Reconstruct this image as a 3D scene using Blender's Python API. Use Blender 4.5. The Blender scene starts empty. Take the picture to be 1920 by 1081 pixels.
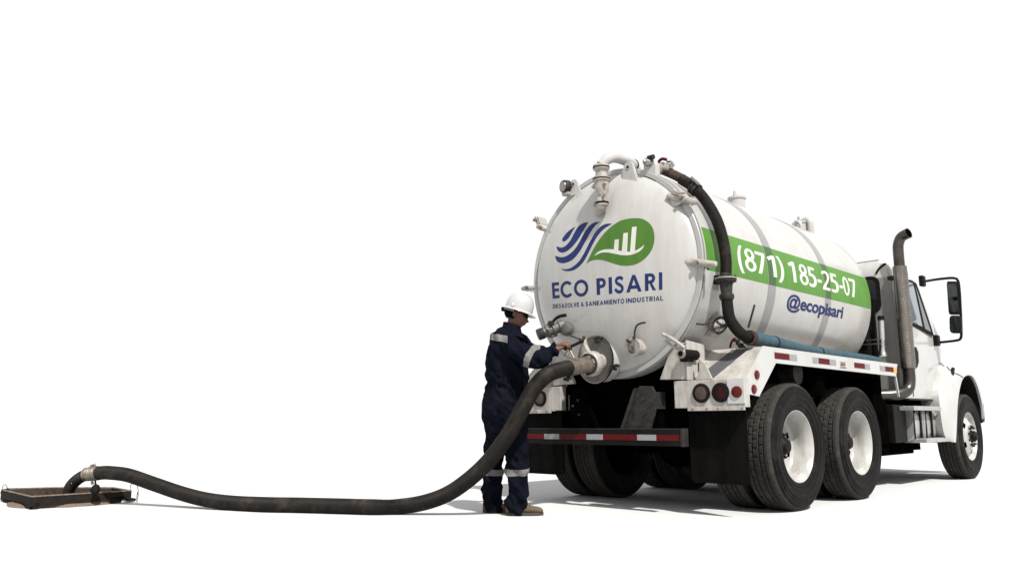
import bpy, bmesh, math, random
from mathutils import Vector, Matrix, noise
random.seed(7)
SC = bpy.context.scene
COL = SC.collection

# ------------------------------------------------------------------ camera, sky, sun
FPX, YAW, PIT, ROL = 1498.04, -0.776652, 0.164706, -0.006055
CAM = Vector((4.3637, -5.7229, 0.7629))
FWD = Vector((math.sin(YAW)*math.cos(PIT), math.cos(YAW)*math.cos(PIT), math.sin(PIT)))
_r = Vector((math.cos(YAW), -math.sin(YAW), 0)); _u = _r.cross(FWD)
RGT = math.cos(ROL)*_r + math.sin(ROL)*_u
UPV = -math.sin(ROL)*_r + math.cos(ROL)*_u
cd = bpy.data.cameras.new('camera'); cam = bpy.data.objects.new('camera', cd); COL.objects.link(cam)
cd.sensor_width = 36; cd.lens = 36*FPX/1920; cd.clip_end = 3000; cd.clip_start = .05
cam.matrix_world = Matrix.Translation(CAM) @ Matrix((RGT, UPV, -FWD)).transposed().to_4x4()
SC.camera = cam

w = bpy.data.worlds.new('World'); SC.world = w; w.use_nodes = True
bg = w.node_tree.nodes['Background']            # a uniform white sky, as the photograph shows it
bg.inputs[0].default_value = (1, 1, 1, 1); bg.inputs[1].default_value = .68
SUNDIR = Vector((-.60, .27, -.755)).normalized()
sl = bpy.data.lights.new('sun', 'SUN'); sl.energy = 5; sl.angle = math.radians(2); sl.color = (1, .975, .93)
so = bpy.data.objects.new('sun', sl); COL.objects.link(so); so.location = (6, -4, 9)
so.rotation_euler = SUNDIR.to_track_quat('-Z', 'Y').to_euler()
SC.view_settings.view_transform = 'Standard'; SC.view_settings.look = 'None'
SC.view_settings.exposure = .58; SC.view_settings.gamma = 1

# ------------------------------------------------------------------ survey helpers: a sight line met with a plane or surface of the place
def ray(px, py): return FWD + RGT*((px-960)/FPX) - UPV*((py-540.5)/FPX)
def onp(px, py, ax, v):
    d = ray(px, py); return CAM + d*((v-CAM[ax])/d[ax])
def aX(px, py, x): return onp(px, py, 0, x)
def aY(px, py, y): return onp(px, py, 1, y)
def aZ(px, py, z): return onp(px, py, 2, z)
def aD(px, py, dep): return CAM + ray(px, py)*dep
ZC, TR = 2.0911, .9575
def acyl(px, py, R):
    d = ray(px, py); o = CAM - Vector((0, 0, ZC))
    a = d.x**2+d.z**2; b = o.x*d.x+o.z*d.z; c = o.x**2+o.z**2-R*R
    return CAM + d*((-b-math.sqrt(max(b*b-a*c, 0)))/a)
DH, DR = .20, .905
def dome(x, z):
    r = math.hypot(x, z-ZC)/DR
    return -DH*(1-r**2.6)**.75 if r < 1 else 0.0
def adome(px, py):
    d = ray(px, py); lo, hi = (-1-CAM.y)/d.y, (0-CAM.y)/d.y
    for i in range(40):
        m = (lo+hi)/2; P = CAM+d*m
        if P.y > dome(P.x, P.z): hi = m
        else: lo = m
    return CAM+d*hi
def domen(P):
    e = .004
    gx = (dome(P.x+e, P.z)-dome(P.x-e, P.z))/(2*e); gz = (dome(P.x, P.z+e)-dome(P.x, P.z-e))/(2*e)
    return Vector((gx, -1, gz)).normalized()

# ------------------------------------------------------------------ materials
MT = {}
def mat(name, col, rough=.5, metal=0., col2=None, scale=6., amt=.5, bump=0., bscale=60., coat=0., spec=.5, detail=6):
    m = bpy.data.materials.new(name); m.use_nodes = True; nt = m.node_tree; b = nt.nodes['Principled BSDF']
    b.inputs['Roughness'].default_value = rough; b.inputs['Metallic'].default_value = metal
    b.inputs['Specular IOR Level'].default_value = spec; b.inputs['Coat Weight'].default_value = coat
    b.inputs['Coat Roughness'].default_value = .08
    b.inputs['Base Color'].default_value = (*col, 1)
    tc = nt.nodes.new('ShaderNodeTexCoord')
    if col2:
        n = nt.nodes.new('ShaderNodeTexNoise'); n.inputs['Scale'].default_value = scale; n.inputs['Detail'].default_value = detail
        n.inputs['Roughness'].default_value = .65
        nt.links.new(tc.outputs['Object'], n.inputs['Vector'])
        cr = nt.nodes.new('ShaderNodeValToRGB'); cr.color_ramp.elements[0].position = .5-.25*(1-amt)-.05; cr.color_ramp.elements[1].position = .5+.25*(1-amt)+.1
        cr.color_ramp.elements[0].color = (*col, 1); cr.color_ramp.elements[1].color = (*col2, 1)
        nt.links.new(n.outputs[0], cr.inputs[0]); nt.links.new(cr.outputs[0], b.inputs['Base Color'])
        mr = nt.nodes.new('ShaderNodeMapRange'); mr.inputs['To Min'].default_value = max(rough-.1, .02); mr.inputs['To Max'].default_value = min(rough+.2, 1)
        nt.links.new(n.outputs[0], mr.inputs[0]); nt.links.new(mr.outputs[0], b.inputs['Roughness'])
    if bump:
        n2 = nt.nodes.new('ShaderNodeTexNoise'); n2.inputs['Scale'].default_value = bscale; n2.inputs['Detail'].default_value = 4
        nt.links.new(tc.outputs['Object'], n2.inputs['Vector'])
        bp = nt.nodes.new('ShaderNodeBump'); bp.inputs['Strength'].default_value = bump; bp.inputs['Distance'].default_value = .01
        nt.links.new(n2.outputs[0], bp.inputs['Height']); nt.links.new(bp.outputs[0], b.inputs['Normal'])
    MT[name] = m; return m
mat('strip_grey', (.055, .055, .058), .8, col2=(.085, .085, .088), scale=30, spec=.1)
mat('ring_metal', (.20, .172, .145), .45, .3, col2=(.055, .042, .032), scale=22, amt=.4, bump=.3)
mat('cast_grey', (.11, .105, .098), .5, .2, col2=(.045, .041, .037), scale=20, amt=.4, bump=.3)
mat('flange_paint', (.30, .298, .295), .3, col2=(.25, .245, .235), scale=4, amt=.3, coat=.2)
mat('shield_steel', (.24, .225, .205), .24, .95, col2=(.14, .125, .11), scale=8)
mat('tank_paint', (.345, .343, .338), .20, col2=(.30, .292, .28), scale=2.2, amt=.3, coat=.25, bump=.12, bscale=3, spec=.45)
mat('band_paint', (.18, .18, .183), .3, col2=(.15, .148, .145), scale=3, amt=.3, coat=.2)
mat('grey_flange', (.075, .070, .064), .4, col2=(.045, .040, .034), scale=9, amt=.5)
mat('cab_paint', (.37, .37, .37), .16, col2=(.335, .33, .32), scale=3, amt=.3, coat=.4)
mat('cab_back', (.20, .198, .19), .4, col2=(.15, .147, .14), scale=4, spec=.3)
mat('dirty_paint', (.37, .358, .34), .4, col2=(.25, .228, .205), scale=7, amt=.45, bump=.15, spec=.3)
mat('fitting_paint', (.34, .325, .305), .35, col2=(.15, .12, .095), scale=16, amt=.35, bump=.2, spec=.35)
mat('green', (.058, .165, .020), .4, col2=(.054, .155, .018), scale=5, spec=.3)
mat('dark_green', (.024, .075, .011), .4, spec=.3)
mat('leaf_green', (.044, .120, .015), .45, col2=(.040, .108, .013), scale=4, spec=.25)
mat('blue', (.010, .020, .088), .5, col2=(.012, .023, .098), scale=9, spec=.15)
mat('letter_white', (.46, .46, .445), .45, col2=(.42, .42, .40), scale=5, spec=.2)
mat('black_paint', (.0028, .0027, .0026), .5, col2=(.007, .0064, .0058), scale=8, bump=.2, spec=.10)
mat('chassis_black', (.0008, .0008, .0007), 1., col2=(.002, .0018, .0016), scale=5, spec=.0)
mat('dark_steel', (.012, .0115, .011), .55, .1, col2=(.034, .031, .028), scale=14, bump=.3, spec=.2)
mat('rubber', (.005, .0047, .0043), .8, col2=(.011, .010, .009), scale=12, spec=.08, bump=.15)
mat('tyre_rubber', (.0030, .0029, .0028), .5, col2=(.008, .0074, .0068), scale=14, spec=.07)
mat('tread_rubber', (.022, .021, .0195), .95, col2=(.042, .039, .036), scale=40, amt=.4, spec=.03)
mat('hose_rubber', (.0042, .0036, .0031), .5, col2=(.016, .0128, .0105), scale=7, amt=.4, spec=.12)
mat('flap_rubber', (.0022, .0021, .002), .8, col2=(.007, .0065, .006), scale=7, amt=.3, spec=.04)
mat('rim_paint', (.37, .365, .355), .22, col2=(.27, .26, .245), scale=6, amt=.3, coat=.4)
mat('chrome', (.62, .61, .60), .16, 1., col2=(.35, .33, .31), scale=20, amt=.3)
mat('steel', (.34, .32, .30), .32, 1., col2=(.18, .15, .13), scale=18, amt=.4)
mat('aluminium', (.42, .42, .42), .42, .6, col2=(.30, .295, .285), scale=9)
mat('exhaust_steel', (.085, .078, .072), .28, .85, col2=(.045, .04, .036), scale=8)
mat('rust', (.055, .038, .028), .9, col2=(.018, .014, .011), scale=16, bump=.5, spec=.1)
mat('manhole_steel', (.009, .0078, .0070), .8, col2=(.020, .016, .013), scale=18, amt=.4, bump=.5, spec=.06)
mat('rim_edge', (.20, .165, .14), .7, col2=(.05, .038, .030), scale=26, amt=.4, spec=.1)
mat('dirt', (.20, .15, .115), .95, col2=(.06, .042, .032), scale=70, amt=.5, bump=.9, bscale=110, spec=.05)
mat('blue_hose', (.026, .050, .066), .8, col2=(.046, .080, .10), scale=14, amt=.4, bump=.3, spec=.1)
mat('red', (.075, .004, .005), .5, col2=(.05, .003, .004), scale=30, spec=.12)
mat('tape_white', (.22, .22, .225), .5, col2=(.17, .17, .175), scale=40, spec=.2)
mat('amber', (.60, .26, .04), .4)
mat('red_lens', (.085, .003, .005), .25, col2=(.05, .0025, .003), scale=60, spec=.2)
mat('dark_red_lens', (.007, .001, .001), .3, col2=(.026, .002, .002), scale=70, spec=.15)
mat('clear_lens', (.030, .021, .018), .3, col2=(.075, .052, .042), scale=60, spec=.2)
mat('glass', (.010, .011, .013), .03, spec=.9, coat=.6)
mat('side_glass', (.10, .125, .14), .04, spec=.9, coat=.6)
mat('mirror_glass', (.07, .08, .08), .05, 1.)
mat('navy', (.0030, .0037, .0068), .95, col2=(.0052, .0063, .0110), scale=8, spec=.02, bump=.4, bscale=120)
mat('silver_tape', (.135, .132, .13), .6, col2=(.095, .092, .09), scale=30, spec=.2)
mat('skin', (.115, .058, .040), .55, col2=(.085, .041, .028), scale=22, bump=.15, bscale=180, spec=.2)
mat('hair', (.003, .0027, .0025), .9, spec=.02)
mat('lips', (.16, .06, .05), .5)
mat('helmet_white', (.32, .32, .32), .3, coat=.15, spec=.3)
mat('boot_leather', (.065, .045, .032), .8, col2=(.105, .075, .055), scale=25, bump=.4, spec=.15)
mat('sole', (.055, .042, .034), .85, spec=.1)
mat('brass', (.30, .22, .12), .4, .8)
def streaks(name, lo=.84, sc=9.):
    m = MT[name]; nt = m.node_tree; b = nt.nodes['Principled BSDF']; l = b.inputs['Base Color'].links[0]; src = l.from_socket
    tc = nt.nodes.new('ShaderNodeTexCoord'); mp = nt.nodes.new('ShaderNodeMapping'); mp.inputs['Scale'].default_value = (sc, sc*.6, sc*.08)
    n = nt.nodes.new('ShaderNodeTexNoise'); n.inputs['Scale'].default_value = 1; n.inputs['Detail'].default_value = 8; n.inputs['Roughness'].default_value = .7
    nt.links.new(tc.outputs['Object'], mp.inputs[0]); nt.links.new(mp.outputs[0], n.inputs['Vector'])
    cr = nt.nodes.new('ShaderNodeValToRGB'); cr.color_ramp.elements[0].position = .38; cr.color_ramp.elements[1].position = .56
    cr.color_ramp.elements[0].color = (lo, lo*.975, lo*.94, 1); cr.color_ramp.elements[1].color = (1, 1, 1, 1)
    mx = nt.nodes.new('ShaderNodeMix'); mx.data_type = 'RGBA'; mx.blend_type = 'MULTIPLY'; mx.inputs[0].default_value = 1
    nt.links.new(n.outputs[0], cr.inputs[0]); nt.links.new(src, mx.inputs[6]); nt.links.new(cr.outputs[0], mx.inputs[7]); nt.links.new(mx.outputs[2], b.inputs['Base Color'])
streaks('tank_paint', .93); streaks('dirty_paint', .74, 16); streaks('cab_paint', .90, 7); streaks('rim_paint', .80, 14)
def dust(name, col, sc=3., lo=.52, hi=.72, amt=.6):
    m = MT[name]; nt = m.node_tree; b = nt.nodes['Principled BSDF']; src = b.inputs['Base Color'].links[0].from_socket
    tc = nt.nodes.new('ShaderNodeTexCoord'); n = nt.nodes.new('ShaderNodeTexNoise'); n.inputs['Scale'].default_value = sc; n.inputs['Detail'].default_value = 10; n.inputs['Roughness'].default_value = .72
    nt.links.new(tc.outputs['Object'], n.inputs['Vector'])
    mr = nt.nodes.new('ShaderNodeMapRange'); mr.inputs['From Min'].default_value = lo; mr.inputs['From Max'].default_value = hi; mr.inputs['To Max'].default_value = amt
    mx = nt.nodes.new('ShaderNodeMix'); mx.data_type = 'RGBA'; mx.inputs[7].default_value = (*col, 1)
    nt.links.new(n.outputs[0], mr.inputs[0]); nt.links.new(mr.outputs[0], mx.inputs[0]); nt.links.new(src, mx.inputs[6]); nt.links.new(mx.outputs[2], b.inputs['Base Color'])
dust('hose_rubber', (.055, .045, .036), 5); dust('tyre_rubber', (.030, .026, .022), 6); dust('tread_rubber', (.070, .060, .050), 8); dust('navy', (.022, .020, .018), 3.5, .56, .8, .5)
dust('rim_paint', (.16, .12, .09), 9, .56, .78, .5); dust('dirty_paint', (.13, .095, .07), 7, .58, .8, .5); dust('boot_leather', (.16, .13, .10), 14)
streaks('flap_rubber', .5, 10); streaks('letter_white', .9, 20); streaks('blue', .8, 16); streaks('green', .9, 8); streaks('leaf_green', .88, 10)
# the ground: pale, faintly uneven
g = mat('white_ground', (.45, .45, .45), .95, col2=(.44, .44, .44), scale=.6, spec=.0)

# ------------------------------------------------------------------ mesh builder
class MB:
    def __init__(s): s.v = []; s.f = []
    def add(s, vs, fs):
        n = len(s.v); s.v += [Vector(v) for v in vs]; s.f += [tuple(i+n for i in f) for f in fs]; return s
    def box(s, a, b):
        x0, y0, z0 = (min(a[i], b[i]) for i in range(3)); x1, y1, z1 = (max(a[i], b[i]) for i in range(3))
        return s.add([(x0,y0,z0),(x1,y0,z0),(x1,y1,z0),(x0,y1,z0),(x0,y0,z1),(x1,y0,z1),(x1,y1,z1),(x0,y1,z1)],
                     [(0,3,2,1),(4,5,6,7),(0,1,5,4),(1,2,6,5),(2,3,7,6),(3,0,4,7)])
    def prism(s, pts, off):
        n = len(pts); off = Vector(off); P = [Vector(p) for p in pts]
        return s.add(P+[p+off for p in P], [tuple(range(n))[::-1], tuple(range(n, 2*n))]+[(i, (i+1) % n, n+(i+1) % n, n+i) for i in range(n)])
    def loft(s, rings, caps=True, closed=True):
        n = len(rings[0]); vs = [p for r in rings for p in r]; fs = []
        for i in range(len(rings)-1):
            for j in range(n if closed else n-1):
                k = (j+1) % n; fs.append((i*n+j, i*n+k, (i+1)*n+k, (i+1)*n+j))
        if caps: fs.append(tuple(range(n))[::-1]); fs.append(tuple((len(rings)-1)*n+j for j in range(n)))
        return s.add(vs, fs)
    def lathe(s, o, ax, prof, n=32, caps=False, gap=None, a0=0, a1=2*math.pi):
        o = Vector(o); ax = Vector(ax).normalized(); t = Vector((0,0,1)) if abs(ax.z) < .9 else Vector((0,1,0))
        u = ax.cross(t).normalized(); v = ax.cross(u); full = abs(a1-a0-2*math.pi) < 1e-6
        m = n if full else n+1
        R = [[o+ax*h+(u*math.cos(a0+(a1-a0)*j/n)+v*math.sin(a0+(a1-a0)*j/n))*max(r, 1e-4) for j in range(m)] for r, h in prof]
        vs = [p for r in R for p in r]; fs = []
        for i in range(len(R)-1):
            for j in range(n):
                if gap and gap(i, j): continue
                k = (j+1) % m; fs.append((i*m+j, i*m+k, (i+1)*m+k, (i+1)*m+j))
        if caps: fs.append(tuple(range(m))[::-1]); fs.append(tuple((len(R)-1)*m+j for j in range(m)))
        return s.add(vs, fs)
    def cyl(s, a, b, r, r2=None, n=20):
        a = Vector(a); b = Vector(b); L = (b-a).length; r2 = r if r2 is None else r2
        return s.lathe(a, b-a, [(r, 0), (r2, L)], n, caps=True)
    def tube(s, path, r, n=12, caps=True, rf=None):
        P = [Vector(p) for p in path]; N = len(P); rings = []; u = None
        for i in range(N):
            t = (P[min(i+1, N-1)]-P[max(i-1, 0)]).normalized()
            if u is None: u = t.orthogonal().normalized()
            u = (u-t*u.dot(t)).normalized(); v = t.cross(u); rr = rf(i) if rf else r
            rings.append([P[i]+(u*math.cos(2*math.pi*j/n)+v*math.sin(2*math.pi*j/n))*rr for j in range(n)])
        return s.loft(rings, caps)
    def ell(s, c, ru, rv, rw, n=20, m=12):
        """ellipsoid, ru rv rw are full axis vectors"""
        c = Vector(c); rings = []
        for i in range(m+1):
            a = math.pi*(.001+.998*i/m)
            rings.append([c+rw*(-math.cos(a))+(ru*math.cos(2*math.pi*j/n)+rv*math.sin(2*math.pi*j/n))*math.sin(a) for j in range(n)])
        return s.loft(rings)
    def build(s, name, m=None, parent=None, smooth=40, bevel=0, label=None, kind=None, mesh_only=False):
        me = bpy.data.meshes.new(name); me.from_pydata([tuple(v) for v in s.v], [], s.f); me.update()
        bm = bmesh.new(); bm.from_mesh(me); bmesh.ops.recalc_face_normals(bm, faces=bm.faces); bm.to_mesh(me); bm.free()
        if smooth:
            for p in me.polygons: p.use_smooth = True
            me.set_sharp_from_angle(angle=math.radians(smooth))
        if m: me.materials.append(MT[m])
        if mesh_only: return me
        return link(name, me, parent, bevel, label, kind)
class Bits:
    """small fittings, each its own object"""
    def __init__(s): s.q = []
    def cyl(s, *a, **k): s.q.append(MB().cyl(*a, **k)); return s
    def box(s, *a, **k): s.q.append(MB().box(*a, **k)); return s
    def build(s, name, m=None, parent=None, smooth=40, **k):
        return [b.build(name, m, parent, smooth) for b in s.q][-1]
def link(name, me, parent=None, bevel=0, label=None, kind=None):
    o = bpy.data.objects.new(name, me); COL.objects.link(o)
    if parent: setp(o, parent)
    if bevel:
        b = o.modifiers.new('bevel', 'BEVEL'); b.width = bevel; b.segments = 2; b.limit_method = 'ANGLE'; b.angle_limit = math.radians(40)
        b.harden_normals = False
    if label: o['label'] = label
    if kind: o['kind'] = kind
    return o
def wm(o):
    m = o.matrix_basis.copy()
    return wm(o.parent) @ o.matrix_parent_inverse @ m if o.parent else m
def setp(o, p): o.parent = p; o.matrix_parent_inverse = wm(p).inverted()
def thing(name, label, cat, loc=(0,0,0), group=None):
    o = bpy.data.objects.new(name, None); COL.objects.link(o); o.location = loc; o.empty_display_size = .2
    o['label'] = label; o['category'] = cat
    if group: o['group'] = group
    return o
def spline(P, step=.02, closed=False):
    P = [Vector(p) for p in P]; out = []
    n = len(P)
    for i in range(n if closed else n-1):
        if closed: a, b, c, d = P[i-1], P[i], P[(i+1) % n], P[(i+2) % n]
        else: a, b, c, d = P[max(i-1, 0)], P[i], P[i+1], P[min(i+2, n-1)]
        k = max(1, int((c-b).length/step))
        for j in range(k):
            t = j/k
            out.append(.5*((2*b)+(c-a)*t+(2*a-5*b+4*c-d)*t*t+(3*b-a-3*c+d)*t**3))
    if not closed: out.append(P[-1])
    return out
def resample(P, step):
    out = [P[0]]; acc = 0; want = step
    for a, b in zip(P, P[1:]):
        L = (b-a).length
        while acc+L >= want:
            out.append(a.lerp(b, (want-acc)/L)); want += step
        acc += L
    return out
def corrugated(path, r, pitch, amp, n=18):
    P = resample(spline(path, .01), pitch/4)
    prof = (amp, amp*.55, -amp, amp*.55)
    b = MB().tube(P, r, n, True, rf=lambda i: r+prof[i % 4]); return b
# flat lettering and logos: 2-D outlines filled, cut on a grid, laid on a surface by fn
def fill(polys):
    cu = bpy.data.curves.new('outline', 'CURVE'); cu.dimensions = '2D'; cu.fill_mode = 'BOTH'
    for q in polys:
        s = cu.splines.new('POLY'); s.points.add(len(q)-1); s.use_cyclic_u = True
        for i, p in enumerate(q): s.points[i].co = (p[0], p[1], 0, 1)
    return curve_mesh(cu)
def textmesh(txt, off=.0, sx=1., space=1.):
    cu = bpy.data.curves.new('outline', 'FONT'); cu.body = txt; cu.offset = off; cu.size = 1; cu.fill_mode = 'BOTH'; cu.space_character = space
    cu.resolution_u = 4
    return curve_mesh(cu)
def curve_mesh(cu):
    o = bpy.data.objects.new('outline', cu); COL.objects.link(o)
    bpy.context.view_layer.update()
    me = bpy.data.meshes.new_from_object(o.evaluated_get(bpy.context.evaluated_depsgraph_get()))
    bpy.data.objects.remove(o); return me
def drape(me, name, m, parent, fn, nx, ny, label=None, xs=None):
    bm = bmesh.new(); bm.from_mesh(me); bmesh.ops.remove_doubles(bm, verts=bm.verts, dist=1e-6)
    X = [v.co.x for v in bm.verts]; Y = [v.co.y for v in bm.verts]
    x0, x1, y0, y1 = min(X), max(X), min(Y), max(Y)
    cuts = [((x0+(x1-x0)*i/nx, 0, 0), (1, 0, 0)) for i in range(1, nx)]+[((0, y0+(y1-y0)*i/ny, 0), (0, 1, 0)) for i in range(1, ny)]
    for c, nn in cuts:
        bmesh.ops.bisect_plane(bm, geom=bm.verts[:]+bm.edges[:]+bm.faces[:], plane_co=c, plane_no=nn, dist=1e-7)
    for v in bm.verts: v.co = fn(v.co.x, v.co.y, (x0, x1, y0, y1))
    bm.to_mesh(me); bm.free(); me.materials.clear(); me.materials.append(MT[m]); me.name = name
    for p in me.polygons: p.use_smooth = True
    return link(name, me, parent, label=label)

# ------------------------------------------------------------------ the ground, with the pit of the manhole cut into it
MAN = [Vector(p) for p in ((-3.93, -3.47), (-4.03, -2.60), (-4.42, -2.45), (-5.00, -2.70), (-5.02, -3.40))]
px0, px1, py0, py1 = -4.85, -4.1, -3.35, -2.75
gx = [-400, -12, px0, px1, 12, 500]; gy = [-300, -12, py0, py1, 12, 700]
G = MB()
for i in range(5):
    for j in range(5):
        if i == 2 and j == 2: continue
        G.add([(gx[i],gy[j],0),(gx[i+1],gy[j],0),(gx[i+1],gy[j+1],0),(gx[i],gy[j+1],0)], [(0,1,2,3)])
bmo = G.build('ground', 'white_ground', smooth=0, kind='structure')
G = MB()
for a, b in (((px0,py0),(px1,py0)),((px1,py0),(px1,py1)),((px1,py1),(px0,py1)),((px0,py1),(px0,py0))):
    G.add([(*a,0),(*b,0),(*b,-1.6),(*a,-1.6)], [(0,1,2,3)])
G.add([(px0,py0,-1.6),(px1,py0,-1.6),(px1,py1,-1.6),(px0,py1,-1.6)], [(0,1,2,3)])
G.build('pit', 'manhole_steel', smooth=0, kind='structure')

# sandy dirt left around the manhole
D = MB(); N = 60
outl = []
for k in range(N):
    a = 2*math.pi*k/N
    c = Vector((-4.50, -3.02)); r = .535+.07*noise.noise(Vector((math.cos(a)*1.5, math.sin(a)*1.5, 3)))+.025*noise.noise(Vector((math.cos(a)*9, math.sin(a)*9, 1)))
    outl.append((c.x+math.cos(a)*r*1.06, c.y+math.sin(a)*r*.90))
inn = []
for k in range(N):
    a = 2*math.pi*k/N; c = math.cos(a); s_ = math.sin(a); m_ = max(abs(c)/.375, abs(s_)/.30)
    inn.append((-4.475+c/m_, -3.05+s_/m_))
rg = []
for t, h in ((0, .002), (.06, .014), (.3, .026), (.7, .032), (1, .034)):
    rg.append([Vector((o_[0]*(1-t)+i_[0]*t, o_[1]*(1-t)+i_[1]*t, h+.006*noise.noise(Vector((o_[0]*9, o_[1]*9, t*7))))) for o_, i_ in zip(outl, inn)])
rg.append([Vector((i_[0], i_[1], -.05)) for i_ in inn])
D.loft(rg, caps=False); D.build('dirt_patch', 'dirt', kind='structure')

# ------------------------------------------------------------------ manhole collar
mh = thing('manhole_frame', 'low dark steel manhole frame on sandy dirt, hose end dropping into it', 'manhole', (-4.45, -3.0, 0))
M2 = [aZ(58, 931, .112), aZ(247, 919.5, .112), aZ(214, 913.5, .112), aZ(100, 913.5, .112), aZ(14, 915.5, .112), aZ(2, 918, .112)]
M2 = [Vector((p.x, p.y, .112)) for p in M2]
cen = sum(M2, Vector())/len(M2)
for i in range(len(M2)):
    a, b = M2[i], M2[(i+1) % len(M2)]
    ia = a+(cen-a).normalized()*.022; ib = b+(cen-b).normalized()*.022
    lift = .0 if i in (4, 5, 3) else (.034 if i == 0 else .02)
    za = .112-.098; zb = .112-.098+ (.02 if i == 0 else 0)
    if i == 0: za, zb = .026, .036
    q = MB().add([(a.x,a.y,.108),(b.x,b.y,.108),(b.x,b.y,zb),(a.x,a.y,za),(ia.x,ia.y,.108),(ib.x,ib.y,.108),(ib.x,ib.y,zb),(ia.x,ia.y,za)],
                 [(0,1,2,3),(4,7,6,5),(0,4,5,1),(3,2,6,7),(0,3,7,4),(1,5,6,2)])
    q.build('side_plate', 'rust' if i in (1,2,3,4) else 'manhole_steel', mh, smooth=0)
    oa = a+(a-cen).normalized()*.006; ob = b+(b-cen).normalized()*.006; ja = a+(cen-a).normalized()*.030; jb = b+(cen-b).normalized()*.030
    MB().add([(oa.x,oa.y,.110),(ob.x,ob.y,.110),(jb.x,jb.y,.110),(ja.x,ja.y,.110),(oa.x,oa.y,.120),(ob.x,ob.y,.120),(jb.x,jb.y,.120),(ja.x,ja.y,.120)],
             [(0,3,2,1),(4,5,6,7),(0,1,5,4),(1,2,6,5),(2,3,7,6),(3,0,4,7)]).build('rim_bar', 'rim_edge', mh, smooth=0, bevel=.002)
a, b = M2[0], M2[1]; dr = (b-a).normalized(); nr = Vector((dr.y, -dr.x, 0))
A0 = Vector((a.x, a.y, 0)); dl = (M2[5]-M2[0]).normalized()
MB().prism([A0+nr*.012+Vector((0,0,.002)), A0+dl*.09+nr*-.0+Vector((0,0,.002)), A0+dl*.115+Vector((0,0,.055)), A0+Vector((0,0,.06))+dr*.035, A0+dr*.02+Vector((0,0,.002))], dr*.05).build('corner_foot', 'manhole_steel', mh, smooth=0, bevel=.003)
MB().prism([A0+dl*.02+Vector((0,0,.003)), A0+dl*1.0+Vector((0,0,.003)), A0+dl*1.0+Vector((0,0,.03)), A0+dl*.02+Vector((0,0,.05))], nr*-.03).build('base_plate', 'manhole_steel', mh, smooth=0)
F0 = a+dr*(b-a).length*.78
MB().prism([F0+Vector((0,0,-.045)), F0+dr*.13+Vector((0,0,-.045)), F0+dr*.10+Vector((0,0,-.105)), F0+dr*.02+Vector((0,0,-.105))], nr*-.05).build('foot', 'manhole_steel', mh, smooth=0, bevel=.003)
F1 = b
MB().prism([F1+Vector((0,0,-.10))-dr*.02, F1+dr*.04+Vector((0,0,-.10)), F1+dr*.05+Vector((0,0,-.075)), F1-dr*.02+Vector((0,0,-.07))], nr*-.10).build('foot', 'manhole_steel', mh, smooth=0, bevel=.003)
def wire(pts, nm='wire_loop', r=.0035, m='manhole_steel', par=mh):
    return MB().tube(spline(pts, .01), r, 6).build(nm, m, par)
d0 = 0
wy = M2[1].y
wire([aY(244, 918, wy), aY(245, 909, wy), aY(250, 906, wy), aY(257, 909, wy), aY(259, 918, wy), aY(259, 930, wy)])
lk = MB()
for k in range(4):
    c = aY(258-.5*k, 924+4.4*k, wy); ring = [c+(RGT if k % 2 else FWD)*math.cos(t*math.pi/5)*.007+Vector((0,0,1))*math.sin(t*math.pi/5)*.013 for t in range(11)]
    lk.tube(ring, .0028, 6)
lk.build('chain', 'dark_steel', mh)
wy = M2[5].y
wire([aY(4, 918, wy), aY(5, 911, wy), aY(9, 907.5, wy), aY(13, 911, wy), aY(14, 917, wy)])
wire([aY(-4, 930, wy), aY(0, 924, wy), aY(3, 919, wy)])
# ------------------------------------------------------------------ suction hose lying from the manhole to the truck
sh = thing('suction_hose', 'long black corrugated suction hose from the manhole to the truck tank', 'hose', (-2.0, -1.9, 0))
cp0 = aD(184, 886.5, 7.66); cp1 = aD(166, 888, 7.70)
HP = [cp0]
for px, py, dep in ((192, 885.5, 7.64), (205, 885.5, 7.62), (240, 890, 7.57), (290, 907, 7.47), (340, 924, 7.36), (385, 935.5, 7.24)): HP.append(aD(px, py, dep-.0))
for px, py in ((436, 942), (500, 945), (560, 946), (640, 948), (700, 949.5), (745, 949)):
    HP.append(aZ(px, py, .064))
for px, py, dep in ((800, 940, 6.665), (850, 919, 6.59), (905, 875, 6.48), (948, 822, 6.39), (980, 765, 6.33), (1003, 725, 6.35), (1025, 703, 6.42), (1046, 694, 6.54)): HP.append(aD(px, py, dep))
DC = adome(1110, 680)
cdir = Vector((-.14, -.99, -.02)).normalized()
cpe = aY(1068, 689, -.62); 
HP.append(cpe)
for i, p in enumerate(HP): p.z = max(p.z, .064)
corrugated(HP, .063, .013, .0026, 20).build('hose_tube', 'hose_rubber', sh, smooth=60)
HQ = [cp1, aD(155, 892, 7.71), aD(143, 900, 7.72), aD(133, 911, 7.73), aD(127, 926, 7.74), aD(123, 950, 7.75), aD(121, 1010, 7.75)]
corrugated(HQ, .052, .018, .004, 18).build('hose_tail', 'hose_rubber', sh, smooth=60)
q = MB(); ax = (cp0-cp1); L = ax.length
q.lathe(cp1-ax*.25, ax, [(.050,0),(.066,.0),(.066,.010)]+[v_ for k_ in range(5) for v_ in ((.058,L*.12+.012+k_*L*.22),(.058,L*.12+.02+k_*L*.22),(.067,L*.12+.022+k_*L*.22),(.067,L*.12+.03+k_*L*.22))]+[(.060,L*1.4),(.05,L*1.4)], 28)
q.build('coupling', 'ring_metal', sh)
q = Bits(); up = Vector((0,0,1)); m_ = (cp0+cp1)/2; xa = ax.normalized()
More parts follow.
